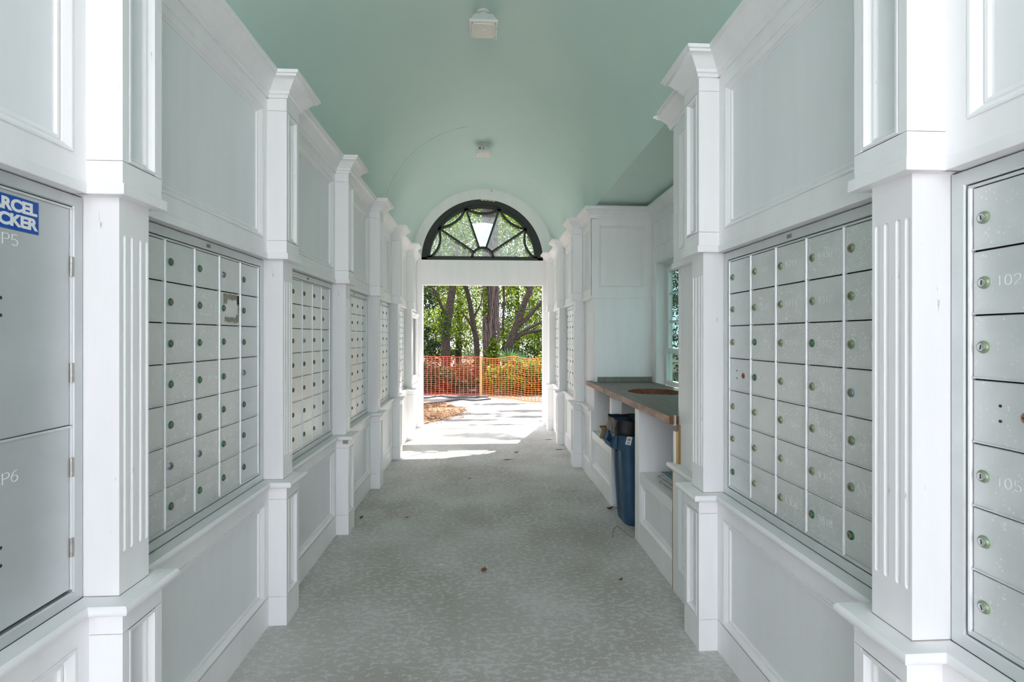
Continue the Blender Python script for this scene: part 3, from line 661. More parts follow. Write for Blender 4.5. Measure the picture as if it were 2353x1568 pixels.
# parcel locker at the left picture edge
y0, y1 = baysL[0]; w = y1-y0-0.003; h = w/2
r = root('parcel_locker', wallroot_loc('L', (y0+y1)/2, 0.70), LW, label='grey steel parcel locker with tall hinged doors and a blue sticker, left picture edge', category='locker')
mb = MB(); op = (-h, h, 0.0, 1.072); mb.loft([inset(op, 0, 0.016), inset(op, 0, -0.004), inset(op, 0.002, -0.006), inset(op, 0.028, -0.006), inset(op, 0.031, -0.002), inset(op, 0.031, 0.012)]); obj('outer_frame', mb, M_parcel, r)
mb = MB(); mb.box(-h+0.002, h-0.002, 0.013, 0.0165, 0.002, 1.070); mb.box(-h+0.001, h-0.001, -0.0066, 0.0, 0.0002, 0.0022); obj('backing_plate', mb, M_dark, r)
xr = h-0.0385
for c in range(2):
    x1 = xr-c*0.425; x0 = x1-0.410
    for (za, zb, nm) in ((0.4695, 1.0335, 'P5'), (0.040, 0.464, 'P6')):
        if c: nm = None
        mb = MB(); op = (x0, x1, za, zb); mb.loft([inset(op, 0, 0.012), inset(op, 0, -0.0005), inset(op, 0.002, -0.0022), inset(op, 0.03, -0.0030)], False, True)
        dd = obj('locker_door', mb, M_parcel, r)
        mb = MB(); mb.box(x1+0.001, x1+0.0065, -0.004, 0.008, za, zb); obj('hinge_bar', mb, M_alu_bar, dd)
        hs = ((0.858, 0.909), (0.580, 0.631)) if za > 0.4 else ((0.334, 0.383), (0.125, 0.173))
        for (a, b) in hs:
            mb = MB(); mb.lathe([(0.0052, a), (0.0052, b)], 10, 'z', (x1+0.0037, -0.004, 0), True, True); obj('hinge', mb, M_hinge, dd, smooth=50)
        mb = MB(); mb.box(x0, x1+0.006, -0.0055, 0.002, zb-0.0012, zb+0.004); obj('drip_lip', mb, M_alu_frame, dd)
        if nm:
            zc = 0.909 if nm == 'P5' else 0.367
            obj('number', stroke_text(nm, 0.025, x1-0.182, zc, -0.0036, 0.0022, 0.62, 0.22), M_engrave, dd)
            hx = x1-0.187
            for q in ((0.787, 0.748) if nm == 'P5' else (0.228, 0.188)):
                mb = MB(); mb.lathe([(0.0042, -0.002), (0.004, -0.0038)], 10, o=(hx, 0, q)); obj('drilled_hole', mb, M_dark, dd)
            if nm == 'P5':
                # the blue sticker with its two words
                sx1 = 1.2665-(y0+y1)/2; sx0 = sx1-0.172; sz0, sz1 = 0.945, 1.023
                mb = MB(); mb.box(sx0, sx1, -0.0040, -0.0028, sz0, sz1); st = obj('sticker', mb, M_blue, dd)
                for txt, zz in (('PARCEL', 0.9895), ('LOCKER', 0.9550)):
                    cu = bpy.data.curves.new('words', 'FONT'); cu.body = txt; cu.size = 0.0372; cu.offset = 0.0017; cu.align_x = 'RIGHT'; cu.extrude = 0.0002; cu.space_character = 0.97
                    cu.materials.append(M_stick_white)
                    tmp = bpy.data.objects.new('words_tmp', cu); col.objects.link(tmp); dg_ = bpy.context.evaluated_depsgraph_get(); wm = bpy.data.meshes.new_from_object(tmp.evaluated_get(dg_)); bpy.data.objects.remove(tmp)
                    to = bpy.data.objects.new('words', wm); to.location = (sx1-0.0055, -0.0044, zz); to.rotation_euler = (PI/2, 0, 0); to.scale = (1.06, 1, 1); link(to, st)

# ------------------------------------------------------------------ fanlight
fl = root('window_2', (FX, END+0.03, FZ), 0, kind='structure')
def arcband(r0, r1, y0, y1, n=48, a0=0, a1=PI, cx=0, cz=0):
    mb = MB(); L = []
    for j in range(n+1):
        a = a0+(a1-a0)*j/n; c, s = math.cos(a), math.sin(a)
        L.append([(cx+r0*c, y0, cz+r0*s), (cx+r1*c, y0, cz+r1*s), (cx+r1*c, y1, cz+r1*s), (cx+r0*c, y1, cz+r0*s)])
    mb.loft(L, True, True); return mb
obj('arched_frame', arcband(0.862, 0.948, -0.02, 0.06), M_black, fl, smooth=30)
obj('arched_stop', arcband(0.818, 0.866, 0.0, 0.06), M_black, fl, smooth=30)
mb = MB(); mb.box(-0.948, 0.948, -0.02, 0.06, -0.004, 0.036); mb.box(-0.86, 0.86, 0.0, 0.06, 0.036, 0.060); obj('bottom_rail', mb, M_black, fl)
obj('hub_arch', arcband(0.148, 0.186, 0.0, 0.05, 24, cz=0.03), M_black, fl, smooth=30)
RJ = 0.842
for a in (36, 72, 108, 144):
    ar = math.radians(a); c, s = math.cos(ar), math.sin(ar); mb = MB()
    p0 = Vector((0.17*c, 0.03+0.17*s)); p1 = Vector((RJ*c, RJ*s)); d = (p1-p0).normalized(); q = Vector((-d.y, d.x))*0.0145
    mb.loft([[(p.x+q.x*k, yy, p.y+q.y*k) for k, yy in ((-1, 0.0), (1, 0.0), (1, 0.05), (-1, 0.05))] for p in (p0, p1)], True, True)
    obj('spoke', mb, M_black, fl)
for i in range(5):
    a0, a1 = math.radians(36*i if i else 3), math.radians(36*(i+1) if i < 4 else 177)
    A = Vector((RJ*math.cos(a0), RJ*math.sin(a0))); B = Vector((RJ*math.cos(a1), RJ*math.sin(a1)))
    if i in (0, 4):
        if i == 0: A = Vector((RJ*0.97, 0.045))
        else: B = Vector((-RJ*0.97, 0.045))
    Mp = (A+B)/2; inw = -Mp.normalized(); sag = 0.068 if i not in (0, 4) else 0.085; L = []
    for j in range(13):
        t = j/12; pt = A.lerp(B, t)+inw*(sag*4*t*(1-t)); tg = ((B-A)+inw*(sag*4*(1-2*t))).normalized(); q = Vector((-tg.y, tg.x))*0.0165
        L.append([(pt.x+q.x*k, yy, pt.y+q.y*k) for k, yy in ((-1, 0.0), (1, 0.0), (1, 0.05), (-1, 0.05))])
    mb = MB(); mb.loft(L, True, True); obj('scallop_arc', mb, M_black, fl, smooth=40)
# panes: five sectors plus the hub pane
for i in range(5):
    a0, a1 = math.radians(36*i), math.radians(36*(i+1)); mb = MB()
    P0 = [(0.16*math.cos(a0+(a1-a0)*j/10), 0.03+0.16*math.sin(a0+(a1-a0)*j/10)) for j in range(11)]
    P1 = [(0.84*math.cos(a0+(a1-a0)*j/10), max(0.03, 0.84*math.sin(a0+(a1-a0)*j/10))) for j in range(11)]
    if i == 2:
        Pm = [(x0+(x1-x0)*0.62, z0+(z1-z0)*0.62) for (x0, z0), (x1, z1) in zip(P0, P1)]
        mb.loft([[(x, 0.03, z) for x, z in P0], [(x, 0.03, z) for x, z in Pm]], closed=False); mb.cur = 1
        mb.loft([[(x, 0.03, z) for x, z in Pm], [(x, 0.03, z) for x, z in P1]], closed=False)
        obj('pane', mb, [M_glass_frost, M_glass_haze], fl)
    else:
        mb.loft([[(x, 0.03, z) for x, z in P0], [(x, 0.03, z) for x, z in P1]], closed=False); obj('pane', mb, M_glass_haze, fl)
mb = MB(); mb.add([(0.16*math.cos(PI*j/16), 0.03, 0.03+0.16*math.sin(PI*j/16)) for j in range(17)], [tuple(range(17))]); obj('pane', mb, M_glass_haze, fl)
# flaked paint at the crown of the frame
mb = MB(); A = []; B = []
for j in range(15):
    a = math.radians(92-14*j/14); A.append((0.946*math.cos(a), -0.0205, 0.946*math.sin(a))); rr = 0.946-0.012-0.012*abs(math.sin(j*0.9)); B.append((rr*math.cos(a), -0.0205, rr*math.sin(a)))
mb.loft([A, B], closed=False); obj('flaked_paint', mb, M_oldpaint, fl)
# small rust-brown chip on the wall above the fanlight
mb = MB(); mb.box(0.105, 0.135, END-0.001, END+0.001, 3.668, 3.678); obj('paint_chip', mb, M_pine2, wall_far)

# ------------------------------------------------------------------ alcove window
wn = root('window_1', (1.65, (WY0+WY1)/2, WZ0), RW, kind='structure')
hw = (WY1-WY0)/2; HH = WZ1-WZ0
mb = MB(); op = (-hw, hw, 0, HH); mb.loft([inset(op, 0, -0.004), inset(op, 0.001, -0.004), inset(op, 0.001, 0.075), inset(op, 0.022, 0.075), inset(op, 0.022, 0.11), inset(op, 0.045, 0.11), inset(op, 0.045, 0.14)]); obj('window_frame', mb, M_vinyl, wn)
for (za, zb, yy, nm) in ((0.352, HH-0.045, 0.085, 'upper_sash'), (0.045, 0.390, 0.065, 'lower_sash')):
    mb = MB(); op = (-hw+0.045, hw-0.045, za, zb); t = 0.042
    mb.loft([inset(op, 0, yy+0.03), inset(op, 0, yy), inset(op, t, yy), inset(op, t+0.006, yy+0.012), inset(op, t+0.006, yy+0.03)])
    s = obj(nm, mb, M_vinyl, wn)
    mb = MB(); mb.add(inset(op, t, yy+0.018), [(0, 1, 2, 3)]); obj('pane', mb, M_glass_win, s)
    if nm == 'upper_sash':
        for zz in (0.640, 0.902): mb = MB(); mb.box(op[0]+t, op[1]-t, yy+0.008, yy+0.016, zz-0.012, zz+0.012); obj('muntin', mb, M_muntin, s)
        for i in range(1, 4): x = op[0]+(op[1]-op[0])*i/4; mb = MB(); mb.box(x-0.011, x+0.011, yy+0.0085, yy+0.0155, op[2]+t, op[3]-t); obj('muntin', mb, M_muntin, s)
# ------------------------------------------------------------------ counter and cubbies
ct = root('counter', (1.30, 3.75, 0.915), 0, label='worn brown wooden counter with an oval disposal hole, in the alcove', category='counter')
outer = [(1.022, 2.695), (1.095, 2.695), (1.648, 2.695), (1.648, 4.797), (1.100, 4.797), (1.074, 4.80), (1.074, 4.935), (1.022, 4.935)]
hole = [(1.150, 3.93), (1.180, 3.80), (1.270, 3.72), (1.40, 3.68), (1.50, 3.70), (1.57, 3.80), (1.58, 3.95), (1.53, 4.08), (1.42, 4.145), (1.29, 4.135), (1.19, 4.04)]
def slab_with_hole(outer, hole, z0, z1):
    bm = bmesh.new()
    def loop(pts, z):
        v = [bm.verts.new((x, y, z)) for x, y in pts]; return v, [bm.edges.new((v[i], v[(i+1) % len(v)])) for i in range(len(v))]
    vo1, eo1 = loop(outer, z1); vh1, eh1 = loop(hole, z1); r_ = bmesh.ops.triangle_fill(bm, edges=eo1+eh1, use_beauty=True)
    vo0, eo0 = loop(outer, z0); vh0, eh0 = loop(hole, z0); bmesh.ops.triangle_fill(bm, edges=eo0+eh0, use_beauty=True)
    for a, b, mi in ((vo0, vo1, 1), (vh0, vh1, 2)):
        for i in range(len(a)):
            f = bm.faces.new((a[i], a[(i+1) % len(a)], b[(i+1) % len(a)], b[i])); f.material_index = mi
            if mi == 1 and i == 0: f.material_index = 2
    bmesh.ops.recalc_face_normals(bm, faces=bm.faces)
    me = bpy.data.meshes.new('counter_top'); bm.to_mesh(me); bm.free(); return me
me = slab_with_hole([(x-1.30, y-3.75) for x, y in outer], [(x-1.30, y-3.75) for x, y in hole], 0.0, 0.044)
for m in (M_top, M_edge, M_endgrain): me.materials.append(m)
obj('counter_top', me, parent=ct)
mb = MB(); mb.box(1.108-1.30, 1.648-1.30, 4.783-3.75, 4.798-3.75, 0.0445, 0.092); obj('splash_strip', mb, M_splash, ct)
mb = MB(); mb.box(1.045-1.30, 1.052-1.30, 2.672-3.75, 2.692-3.75, -0.004, 0.052); obj('end_bracket', mb, M_alu_frame, ct)

def cubby(name, y0, y1, label, far_part, near_post):
    yc = (y0+y1)/2; h = (y1-y0)/2
    r = root(name, (1.05, yc, 0), RW, label=label, category='cabinet')   # local x: viewer right = -Y
    panel('front_panel', r, (0, 0, 0), 0, (-h+(0.09 if far_part else 0.0), h-(0.0 if far_part else 0.052), 0.0, 0.480), (-h+(0.10 if far_part else 0.005), h-0.06 if not far_part else h-0.006, 0.141, 0.415), 0.0, 0.05, 0.02)
    mb = MB(); mb.box(-h, h, 0.004, 0.59, 0.462, 0.482); obj('shelf', mb, M_white, r)
    if far_part:
        mb = MB(); mb.box(-h, -h+0.09, -0.002, 0.598, 0.0, 0.913); obj('side_panel', mb, M_white, r)
    if near_post:
        mb = MB(); mb.box(h-0.05, h, -0.002, 0.085, 0.0, 0.895); obj('corner_post', mb, M_white_worn, r)
    mb = MB(); mb.box(-h, h, 0.588, 0.598, 0.0, 0.913); obj('back_panel', mb, M_white, r)
    return r
cubby('cubby_cabinet', 2.705, 3.403, 'white open cubby cabinet holding magazines, under the near end of the counter', True, False)
cubby('cubby_cabinet', 4.045, 4.795, 'white open cubby cabinet holding a brown paper bag, under the far counter end', False, True)
mb = MB(); mb.box(1.64, 1.65, 3.41, 4.04, 0.0, 0.91); obj('plain_board', mb, M_white, wall_right)
mb = MB(); mb.box(1.066, 1.094, 2.672, 2.698, 0.701, 0.912); obj('raw_stud', mb, M_pine2, wall_right)
mb = MB(); mb.box(1.052, 1.066, 2.676, 2.699, 0.701, 0.878); obj('raw_stud', mb, M_pine, wall_right)
mb = MB(); mb.box(1.046, 1.052, 2.676, 2.700, 0.701, 0.878); obj('raw_board', mb, M_white, wall_right)
mb = MB(); mb.box(1.0425, 1.046, 2.698, 2.7045, 0.0, 0.66); obj('open_joint', mb, M_pine2, wall_right)

# ------------------------------------------------------------------ bin, liner, bag, magazines
def rrect(wx, wy, r, n=5, chan=0.0, front=0.0):
    P = []
    for (cx, cy, a0) in ((wx-r, wy-r, 0), (-wx+r, wy-r, PI/2), (-wx+r, -wy+r, PI), (wx-r, -wy+r, 1.5*PI)):
        for i in range(n+1): a = a0+PI/2*i/n; P.append((cx+r*math.cos(a), cy+r*math.sin(a)))
        if chan is not None and cy < 0 and cx < 0:   # after the third corner: along the front side (-y) add two channels
            for (xa, xb) in ((-0.105, -0.015), (0.075, 0.150)):
                for q, dd in ((xa, 0), (xa+0.006, chan), (xb-0.006, chan), (xb, 0)): P.append((q, -wy+dd))
    return P
def bin_ring(wx, wy, r, n, ch):
    P = rrect(wx, wy, r, n, ch); k = 2*(n+1)          # the scoop end (-x) lies between the second and third corners
    return P[:k]+[(-wx, 0.060), (-wx+ch, 0.054), (-wx+ch, -0.054), (-wx, -0.060)]+P[k:]
can = root('trash_can', (1.245, 3.745, 0.0), 0.04, label='slim slate blue plastic trash can standing in the gap under the counter', category='trash can')
mb = MB(); L = []
for (z, wx, wy, r, ch) in ((0.0, 0.195, 0.128, 0.06, 0.0), (0.008, 0.200, 0.133, 0.062, 0.0), (0.06, 0.207, 0.136, 0.062, 0.004), (0.10, 0.210, 0.138, 0.062, 0.012), (0.545, 0.238, 0.146, 0.06, 0.012), (0.562, 0.239, 0.147, 0.06, 0.0), (0.575, 0.241, 0.148, 0.06, 0.0)):
    L.append([(x, y, z) for x, y in bin_ring(wx, wy, r, 5, ch)])
mb.loft(L, True, False); obj('bin_body', mb, M_can, can, smooth=35)
mb = MB(); L = []
for (z, wx, wy, r) in ((0.560, 0.240, 0.143, 0.07), (0.560, 0.256, 0.158, 0.075), (0.575, 0.259, 0.160, 0.075), (0.735, 0.266, 0.166, 0.075), (0.750, 0.272, 0.171, 0.075), (0.760, 0.270, 0.169, 0.075), (0.758, 0.258, 0.157, 0.075), (0.60, 0.248, 0.150, 0.07)):
    L.append([(x, y, z) for x, y in rrect(wx, wy, r, 5, 0.0)])
mb.loft(L, False, False); obj('bin_collar', mb, M_can, can, smooth=35)
# scoop handle at the far narrow end (viewer's left)
mb = MB(); hx = -0.262
mb.loft([[(hx, -0.085, 0.560), (hx, 0.085, 0.560), (hx-0.040, 0.075, 0.572), (hx-0.040, -0.075, 0.572)],
         [(hx-0.004, -0.105, 0.700), (hx-0.004, 0.105, 0.700), (hx-0.056, 0.092, 0.612), (hx-0.056, -0.092, 0.612)]], True, False)
mb.loft([[(hx-0.004, -0.105, 0.700), (hx-0.004, 0.105, 0.700), (hx-0.056, 0.092, 0.612), (hx-0.056, -0.092, 0.612)],
         [(hx-0.004, -0.095, 0.692), (hx-0.004, 0.095, 0.692), (hx-0.048, 0.083, 0.612), (hx-0.048, -0.083, 0.612)],
         [(hx-0.004, -0.078, 0.580), (hx-0.004, 0.078, 0.580), (hx-0.040, 0.07, 0.584), (hx-0.040, -0.07, 0.584)]], False, True)
obj('scoop_handle', mb, M_can, can)
mb = MB(); mb.box(-0.020, 0.020, -0.0015, 0.0015, -0.030, 0.030); mb.cur = 1
for i in range(6): mb.box(-0.012+i*0.0042, -0.0098+i*0.0042, -0.0020, -0.0015, -0.004, 0.018)
mb.box(-0.011, 0.011, -0.0020, -0.0015, -0.020, -0.014); obj('barcode_label', mb, [M_stick_white, M_dark], can, (-0.196, -0.1630, 0.640), rot=(math.radians(2), math.radians(14), 0))
# liner
bag = root('bin_liner', (1.245, 3.745, 0.0), 0.04, label='black plastic bin liner folded over the rim of the blue trash can', category='bin bag')
mb = MB(); L = []; NB = 88
def brr(wx, wy, r):
    P = rrect(wx, wy, r, 10, None); n = len(P); out = []
    # resample evenly
    cum = [0]
    for i in range(n): a = P[i]; b = P[(i+1) % n]; cum.append(cum[-1]+math.hypot(a[0]-b[0], a[1]-b[1]))
    for j in range(NB):
        t = cum[-1]*j/NB; i = max(q for q in range(n) if cum[q] <= t); a = P[i]; b = P[(i+1) % n]; s = (t-cum[i])/max(1e-9, cum[i+1]-cum[i]); out.append((a[0]+(b[0]-a[0])*s, a[1]+(b[1]-a[1])*s))
    return out
for kk, (z, g, zj, rj) in enumerate(((0.672, 0.004, 0.016, 0.004), (0.680, 0.009, 0.012, 0.010), (0.695, 0.010, 0.012, 0.012), (0.715, 0.012, 0.010, 0.012), (0.735, 0.011, 0.008, 0.010), (0.762, 0.010, 0.006, 0.008), (0.785, 0.004, 0.010, 0.006), (0.778, -0.010, 0.008, 0.008), (0.72, -0.018, 0.012, 0.014), (0.66, -0.03, 0.02, 0.02), (0.52, -0.045, 0.02, 0.02))):
    ring_ = []
    for j, (x, y) in enumerate(brr(0.272, 0.171, 0.08)):
        nx = noise.noise(Vector((x*26, y*26, z*7+kk*0.3))); n2 = noise.noise(Vector((x*60, y*60, z*10+5)))
        rr = math.hypot(x, y); f = (rr+g+rj*(nx+0.5*n2))/rr
        ring_.append((x*f, y*f, z+zj*noise.noise(Vector((x*18, y*18, kk*0.2+9)))))
    L.append(ring_)
mb.loft(L, False, True); obj('liner_film', mb, M_bag, bag, smooth=60)
# crumpled paper bag on the far cubby shelf
pb = root('paper_bag', (1.105, 4.44, 0.483), 0.4, label='crumpled brown paper bag on the far cubby shelf beside the trash can', category='paper bag')
mb = MB(); L = []
for z, wx, wy in ((0, 0.05, 0.035), (0.004, 0.055, 0.04), (0.03, 0.048, 0.034), (0.06, 0.034, 0.024), (0.085, 0.045, 0.030), (0.108, 0.056, 0.036)):
    L.append([(x+0.012*noise.noise(Vector((x*40, y*40, z*30))), y+0.012*noise.noise(Vector((x*40, y*40, z*30+4))), z+(0.008*noise.noise(Vector((x*60, y*60, 2))) if z > 0.01 else 0)) for x, y in rrect(wx, wy, min(wx, wy)*0.6, 4, None)])
mb.loft(L, True, False); obj('bag_body', mb, M_paper, pb)
mb = MB(); mb.tube([(-0.05, -0.028, 0.10), (-0.062, -0.05, 0.085), (-0.045, -0.052, 0.06), (-0.012, -0.044, 0.065), (-0.004, -0.036, 0.085)], [0.008, 0.012, 0.013, 0.012, 0.007], 6); obj('crumpled_flap', mb, M_paper, pb)
# magazines
MAGL = 'stack of magazines in the near cubby, one below the teal-covered top one'
for i in range(6):
    z = 0.4835+i*0.0118; a = 0.05+0.06*math.sin(i*2.1)
    m = root('magazine', (1.205+0.012*math.sin(i*1.7), 2.915+0.01*math.cos(i*2.3), z), a, category='magazine', group='magazines in the near cubby',
             label='top magazine with a teal and dark cover, in the near cubby' if i == 5 else 'magazine in the stack under the teal-covered one, near cubby')
    mb = MB(); L = []
    for j in range(9):
        x = -0.105+0.21*j/8; bow = 0.012*((j/8-0.5)**2)*0; L.append([(x, -0.135, 0.0006), (x, 0.135, 0.0006), (x, 0.137, 0.0098), (x, -0.133, 0.0098)])
    mb.loft(L, True, True); obj('page_block', mb, M_mag, m)
    mb = MB(); mb.box(-0.107, 0.106, -0.137, 0.139, 0.0099, 0.0110); mb.box(-0.107, 0.106, -0.137, 0.137, 0.0, 0.0005)
    obj('cover', mb, M_magc[0] if i == 5 else M_magc[1+i % 2], m)

# ------------------------------------------------------------------ ceiling lamps
def lamp(y, label, sensor):
    r = root('ceiling_lamp', (-0.002, y, 3.572), 0, label=label, category='ceiling light', group='square canopy lights on the vault')
    mb = MB(); L = []
    for z, q in ((0.012, 0.099), (0.0, 0.097), (0.0, 0.083)): L.append([(a*q, b*q, z) for a, b in ((-1, -1), (1, -1), (1, 1), (-1, 1))])
    L.insert(0, [(a*0.099, b*0.099, 0.016) for a, b in ((-1, -1), (1, -1), (1, 1), (-1, 1))]); mb.loft(L, True, False); obj('bezel', mb, M_lamp, r)
    mb = MB(); mb.loft([[(x, yy, 0.001) for x, yy in rrect(0.083, 0.083, 0.016, 4, None)], [(x, yy, -0.006) for x, yy in rrect(0.081, 0.081, 0.016, 4, None)], [(x, yy, -0.006) for x, yy in rrect(0.066, 0.066, 0.010, 4, None)], [(x, yy, -0.003) for x, yy in rrect(0.064, 0.064, 0.01, 4, None)]]); obj('lens_rim', mb, M_lens_rim, r)
    mb = MB(); mb.add([(x, yy, -0.003) for x, yy in rrect(0.064, 0.064, 0.01, 4, None)], [tuple(range(20))]); mb.lathe([(0.012, -0.003), (0.011, -0.006), (0.005, -0.0075)], 14, 'z'); obj('lens', mb, M_lens, r)
    mb = MB(); mb.loft([[(a*q, b*q, z) for a, b in ((-1, -1), (1, -1), (1, 1), (-1, 1))] for z, q in ((0.016, 0.090), (0.026, 0.088), (0.074, 0.064), (0.080, 0.060))], True, True)
    for i in range(12):
        x = -0.058+i*0.0105
        mb.loft([[(x-0.002, -0.0885, 0.024), (x+0.002, -0.0885, 0.024), (x+0.002, -0.080, 0.024), (x-0.002, -0.080, 0.024)], [(x-0.002, -0.0655, 0.073), (x+0.002, -0.0655, 0.073), (x+0.002, -0.058, 0.073), (x-0.002, -0.058, 0.073)]], True, True)
    obj('finned_hood', mb, M_lamp, r)
    mb = MB(); mb.lathe([(0.032, 0.079), (0.032, 0.108), (0.05, 0.110), (0.05, 0.124)], 18, 'z', cap1=True); obj('mounting_stem', mb, M_lamp, r, smooth=40)
    for a, b in ((-1, -1), (1, -1), (-1, 1), (1, 1), (-1, 0), (1, 0)):
        mb = MB(); mb.lathe([(0.0055, 0.001), (0.005, -0.003)], 8, 'z', (a*0.090, b*0.090, 0)); obj('screw', mb, M_steel, r)
    if sensor:
        mb = MB(); mb.lathe([(0.010, -0.070), (0.009, -0.086)], 12, 'y', (-0.045, 0, 0.048)); obj('sensor_eye', mb, M_dark, r)
        mb = MB(); mb.lathe([(0.013, -0.070), (0.012, -0.088), (0.006, -0.090)], 12, 'y', (0.0, 0, 0.046)); obj('conduit_plug', mb, M_hinge, r)
lamp(3.53, 'grey square canopy light on the mint vault, the one nearer the camera at the top', False)
lamp(5.95, 'grey square canopy light with a dark sensor eye, above the fanlight', True)

# ------------------------------------------------------------------ notice case beside the doorway
nc = root('notice_case', wallroot_loc('L', 7.375, 0.765), LW, label='white framed glazed notice case on the left wall beside the doorway', category='notice board')
mb = MB(); op = (-0.32, 0.32, 0.0, 0.965); mb.loft([inset(op, 0, -0.004), inset(op, 0, -0.062), inset(op, 0.012, -0.070), inset(op, 0.050, -0.070), inset(op, 0.060, -0.055), inset(op, 0.060, -0.03)]); obj('case_frame', mb, M_white, nc)
mb = MB(); mb.add(inset(op, 0.055, -0.012), [(0, 1, 2, 3)]); obj('back_board', mb, M_field, nc)
mb = MB(); mb.add(inset(op, 0.058, -0.045), [(0, 1, 2, 3)]); obj('pane', mb, M_glass, nc)
mb = MB(); mb.box(-0.34, 0.34, -0.085, -0.004, 0.955, 0.975); mb.box(-0.33, 0.33, -0.078, -0.004, 0.935, 0.955); obj('crown', mb, M_white, nc)
mb = MB(); mb.box(-0.34, 0.34, -0.095, -0.004, -0.012, 0.008); mb.box(-0.32, 0.32, -0.078, -0.004, -0.035, -0.012); obj('case_sill', mb, M_white, nc)
mb = MB(); mb.lathe([(0.011, -0.068), (0.011, -0.076), (0.004, -0.078)], 12, o=(-0.295, 0, 0.46)); obj('case_lock', mb, M_brass, nc)
mb = MB(); mb.add([(-0.2, -0.014, 0.30), (0.02, -0.014, 0.30), (0.02, -0.014, 0.62), (-0.2, -0.014, 0.62)], [(0, 1, 2, 3)]); obj('notice_sheet', mb, M_stick_white, nc)

# ------------------------------------------------------------------ litter on the floor
def leaf(name, x, y, ln, wd, rz, mat, label, cat='leaf', z=0.0015, curl=0.12, group='fallen leaves on the floor'):
    mb = MB(); L = []
    for j in range(9):
        t = j/8; hw_ = wd/2*math.sin(PI*min(1, t*1.0+0.02))**0.8*(1-0.25*t); xx = ln*(t-0.5); zz = curl*ln*(2*t-1)**2
        L.append([(xx, -hw_, zz+hw_*0.35), (xx, 0, zz), (xx, hw_, zz+hw_*0.35)])
    mb.loft(L, closed=False)
    st = [(ln*0.5, 0, curl*ln), (ln*0.62, 0.004, curl*ln+0.002), (ln*0.72, 0.0, curl*ln+0.004)]
    r = root(name, (x, y, z), rz, label=label, category=cat, group=group)
    obj('leaf_blade', mb, mat, r); mb = MB(); mb.tube(st, 0.0009, 5); obj('leaf_stalk', mb, mat, r)
leaf('dead_leaf', 0.0, 2.979, 0.062, 0.040, 1.35, M_leaf_dead, 'curled orange-brown dead leaf in the middle of the concrete floor')
leaf('dead_leaf', 0.272, 5.648, 0.12, 0.028, 0.1, M_leaf_red, 'long red leaf on the floor in front of the sunlit doorway patch', curl=0.04)
leaf('dead_leaf', 0.394, 6.003, 0.07, 0.03, 0.5, M_leaf_red, 'small red leaf just before the sunlight edge by the doorway', curl=0.05)
leaf('dead_leaf', 0.885, 6.711, 0.13, 0.022, 0.15, M_leaf_red, 'narrow red leaf near the last right pilaster by the doorway', curl=0.03)
leaf('dead_leaf', 0.935, 6.111, 0.12, 0.026, 0.0, M_leaf_red, 'red leaf at the foot of the second-last right pilaster', curl=0.03)
leaf('dead_leaf', 0.809, 4.456, 0.055, 0.012, 0.2, M_leaf_red, 'tiny red leaf on the floor left of the trash can', curl=0.03)
leaf('dead_leaf', 0.788, 2.823, 0.028, 0.020, 0.8, M_leaf_dark, 'small dark leaf crumb on the floor left of the magazine cubby')
leaf('dead_leaf', -0.137, 4.909, 0.04, 0.024, 0.4, M_leaf_dead, 'small brown leaf on the far middle of the floor')
leaf('dead_leaf', -0.593, 3.877, 0.038, 0.024, 1.0, M_leaf_red, 'small red-brown leaf on the floor near the left wall')
leaf('dead_leaf', -0.945, 3.90, 0.05, 0.024, 1.4, M_leaf_dark, 'brown leaf against the foot of the left wall panel')
leaf('dead_leaf', 1.020, 3.985, 0.075, 0.045, 0.4, M_leaf_dark, 'dark crumpled leaf at the foot of the trash can', curl=0.3)
leaf('paper_scrap', -0.26, 3.062, 0.036, 0.020, 0.1, M_scrap, 'white paper scrap on the floor left of the orange-brown leaf', 'scrap', curl=0.1, group='white scraps on the floor')
leaf('paper_scrap', -0.233, 3.15, 0.018, 0.008, 0.5, M_scrap, 'smallest white scrap just behind the other white scrap on the floor', 'scrap', curl=0.1, group='white scraps on the floor')
mb = MB(); mb.tube([(0.89, 3.40, 0.003), (0.93, 3.55, 0.003), (0.98, 3.62, 0.004), (1.03, 3.40, 0.003)], 0.0016, 5)
obj('pine_needle', mb, M_leaf_dead, label='long brown pine needle on the floor before the trash can', category='needle')

# ------------------------------------------------------------------ outdoors: fence
fence = root('safety_fence', (-0.07, 11.62, 0.0), 0, label='orange plastic safety netting fence strung along the path outside', category='fence')
FP = [(-6.5, 12.72), (-1.449, 11.867), (-0.071, 11.618), (1.235, 10.27), (4.2, 7.25)]
def along(s):
    acc = 0
    for i in range(len(FP)-1):
        a = Vector(FP[i]); b = Vector(FP[i+1]); ln = (b-a).length
        if s <= acc+ln or i == len(FP)-2: t = (s-acc)/ln; return a.lerp(b, t), (b-a).normalized()
        acc += ln
TOT = sum((Vector(FP[i+1])-Vector(FP[i])).length for i in range(4))
S_MID = sum((Vector(FP[i+1])-Vector(FP[i])).length for i in range(2))
def fz(s, t):      # height of the net at parameter t (0 bottom .. 1 top)
    sag = 0.02*math.sin(s*1.7)+0.015*math.sin(s*5.1+1)
    return 0.035+0.03*noise.noise(Vector((s*2.2, 0, 3)))+t*(0.90+sag)+0.008*noise.noise(Vector((s*7, t*9, 1)))
def fp(s, t):
    p, d = along(max(0, min(TOT, s))); nrm = Vector((-d.y, d.x)); o = nrm*(0.02*noise.noise(Vector((s*1.6, t*2.5, 7))))
    return Vector((p.x+o.x+0.07, p.y+o.y-11.62, fz(s, t))), d
NR = 20
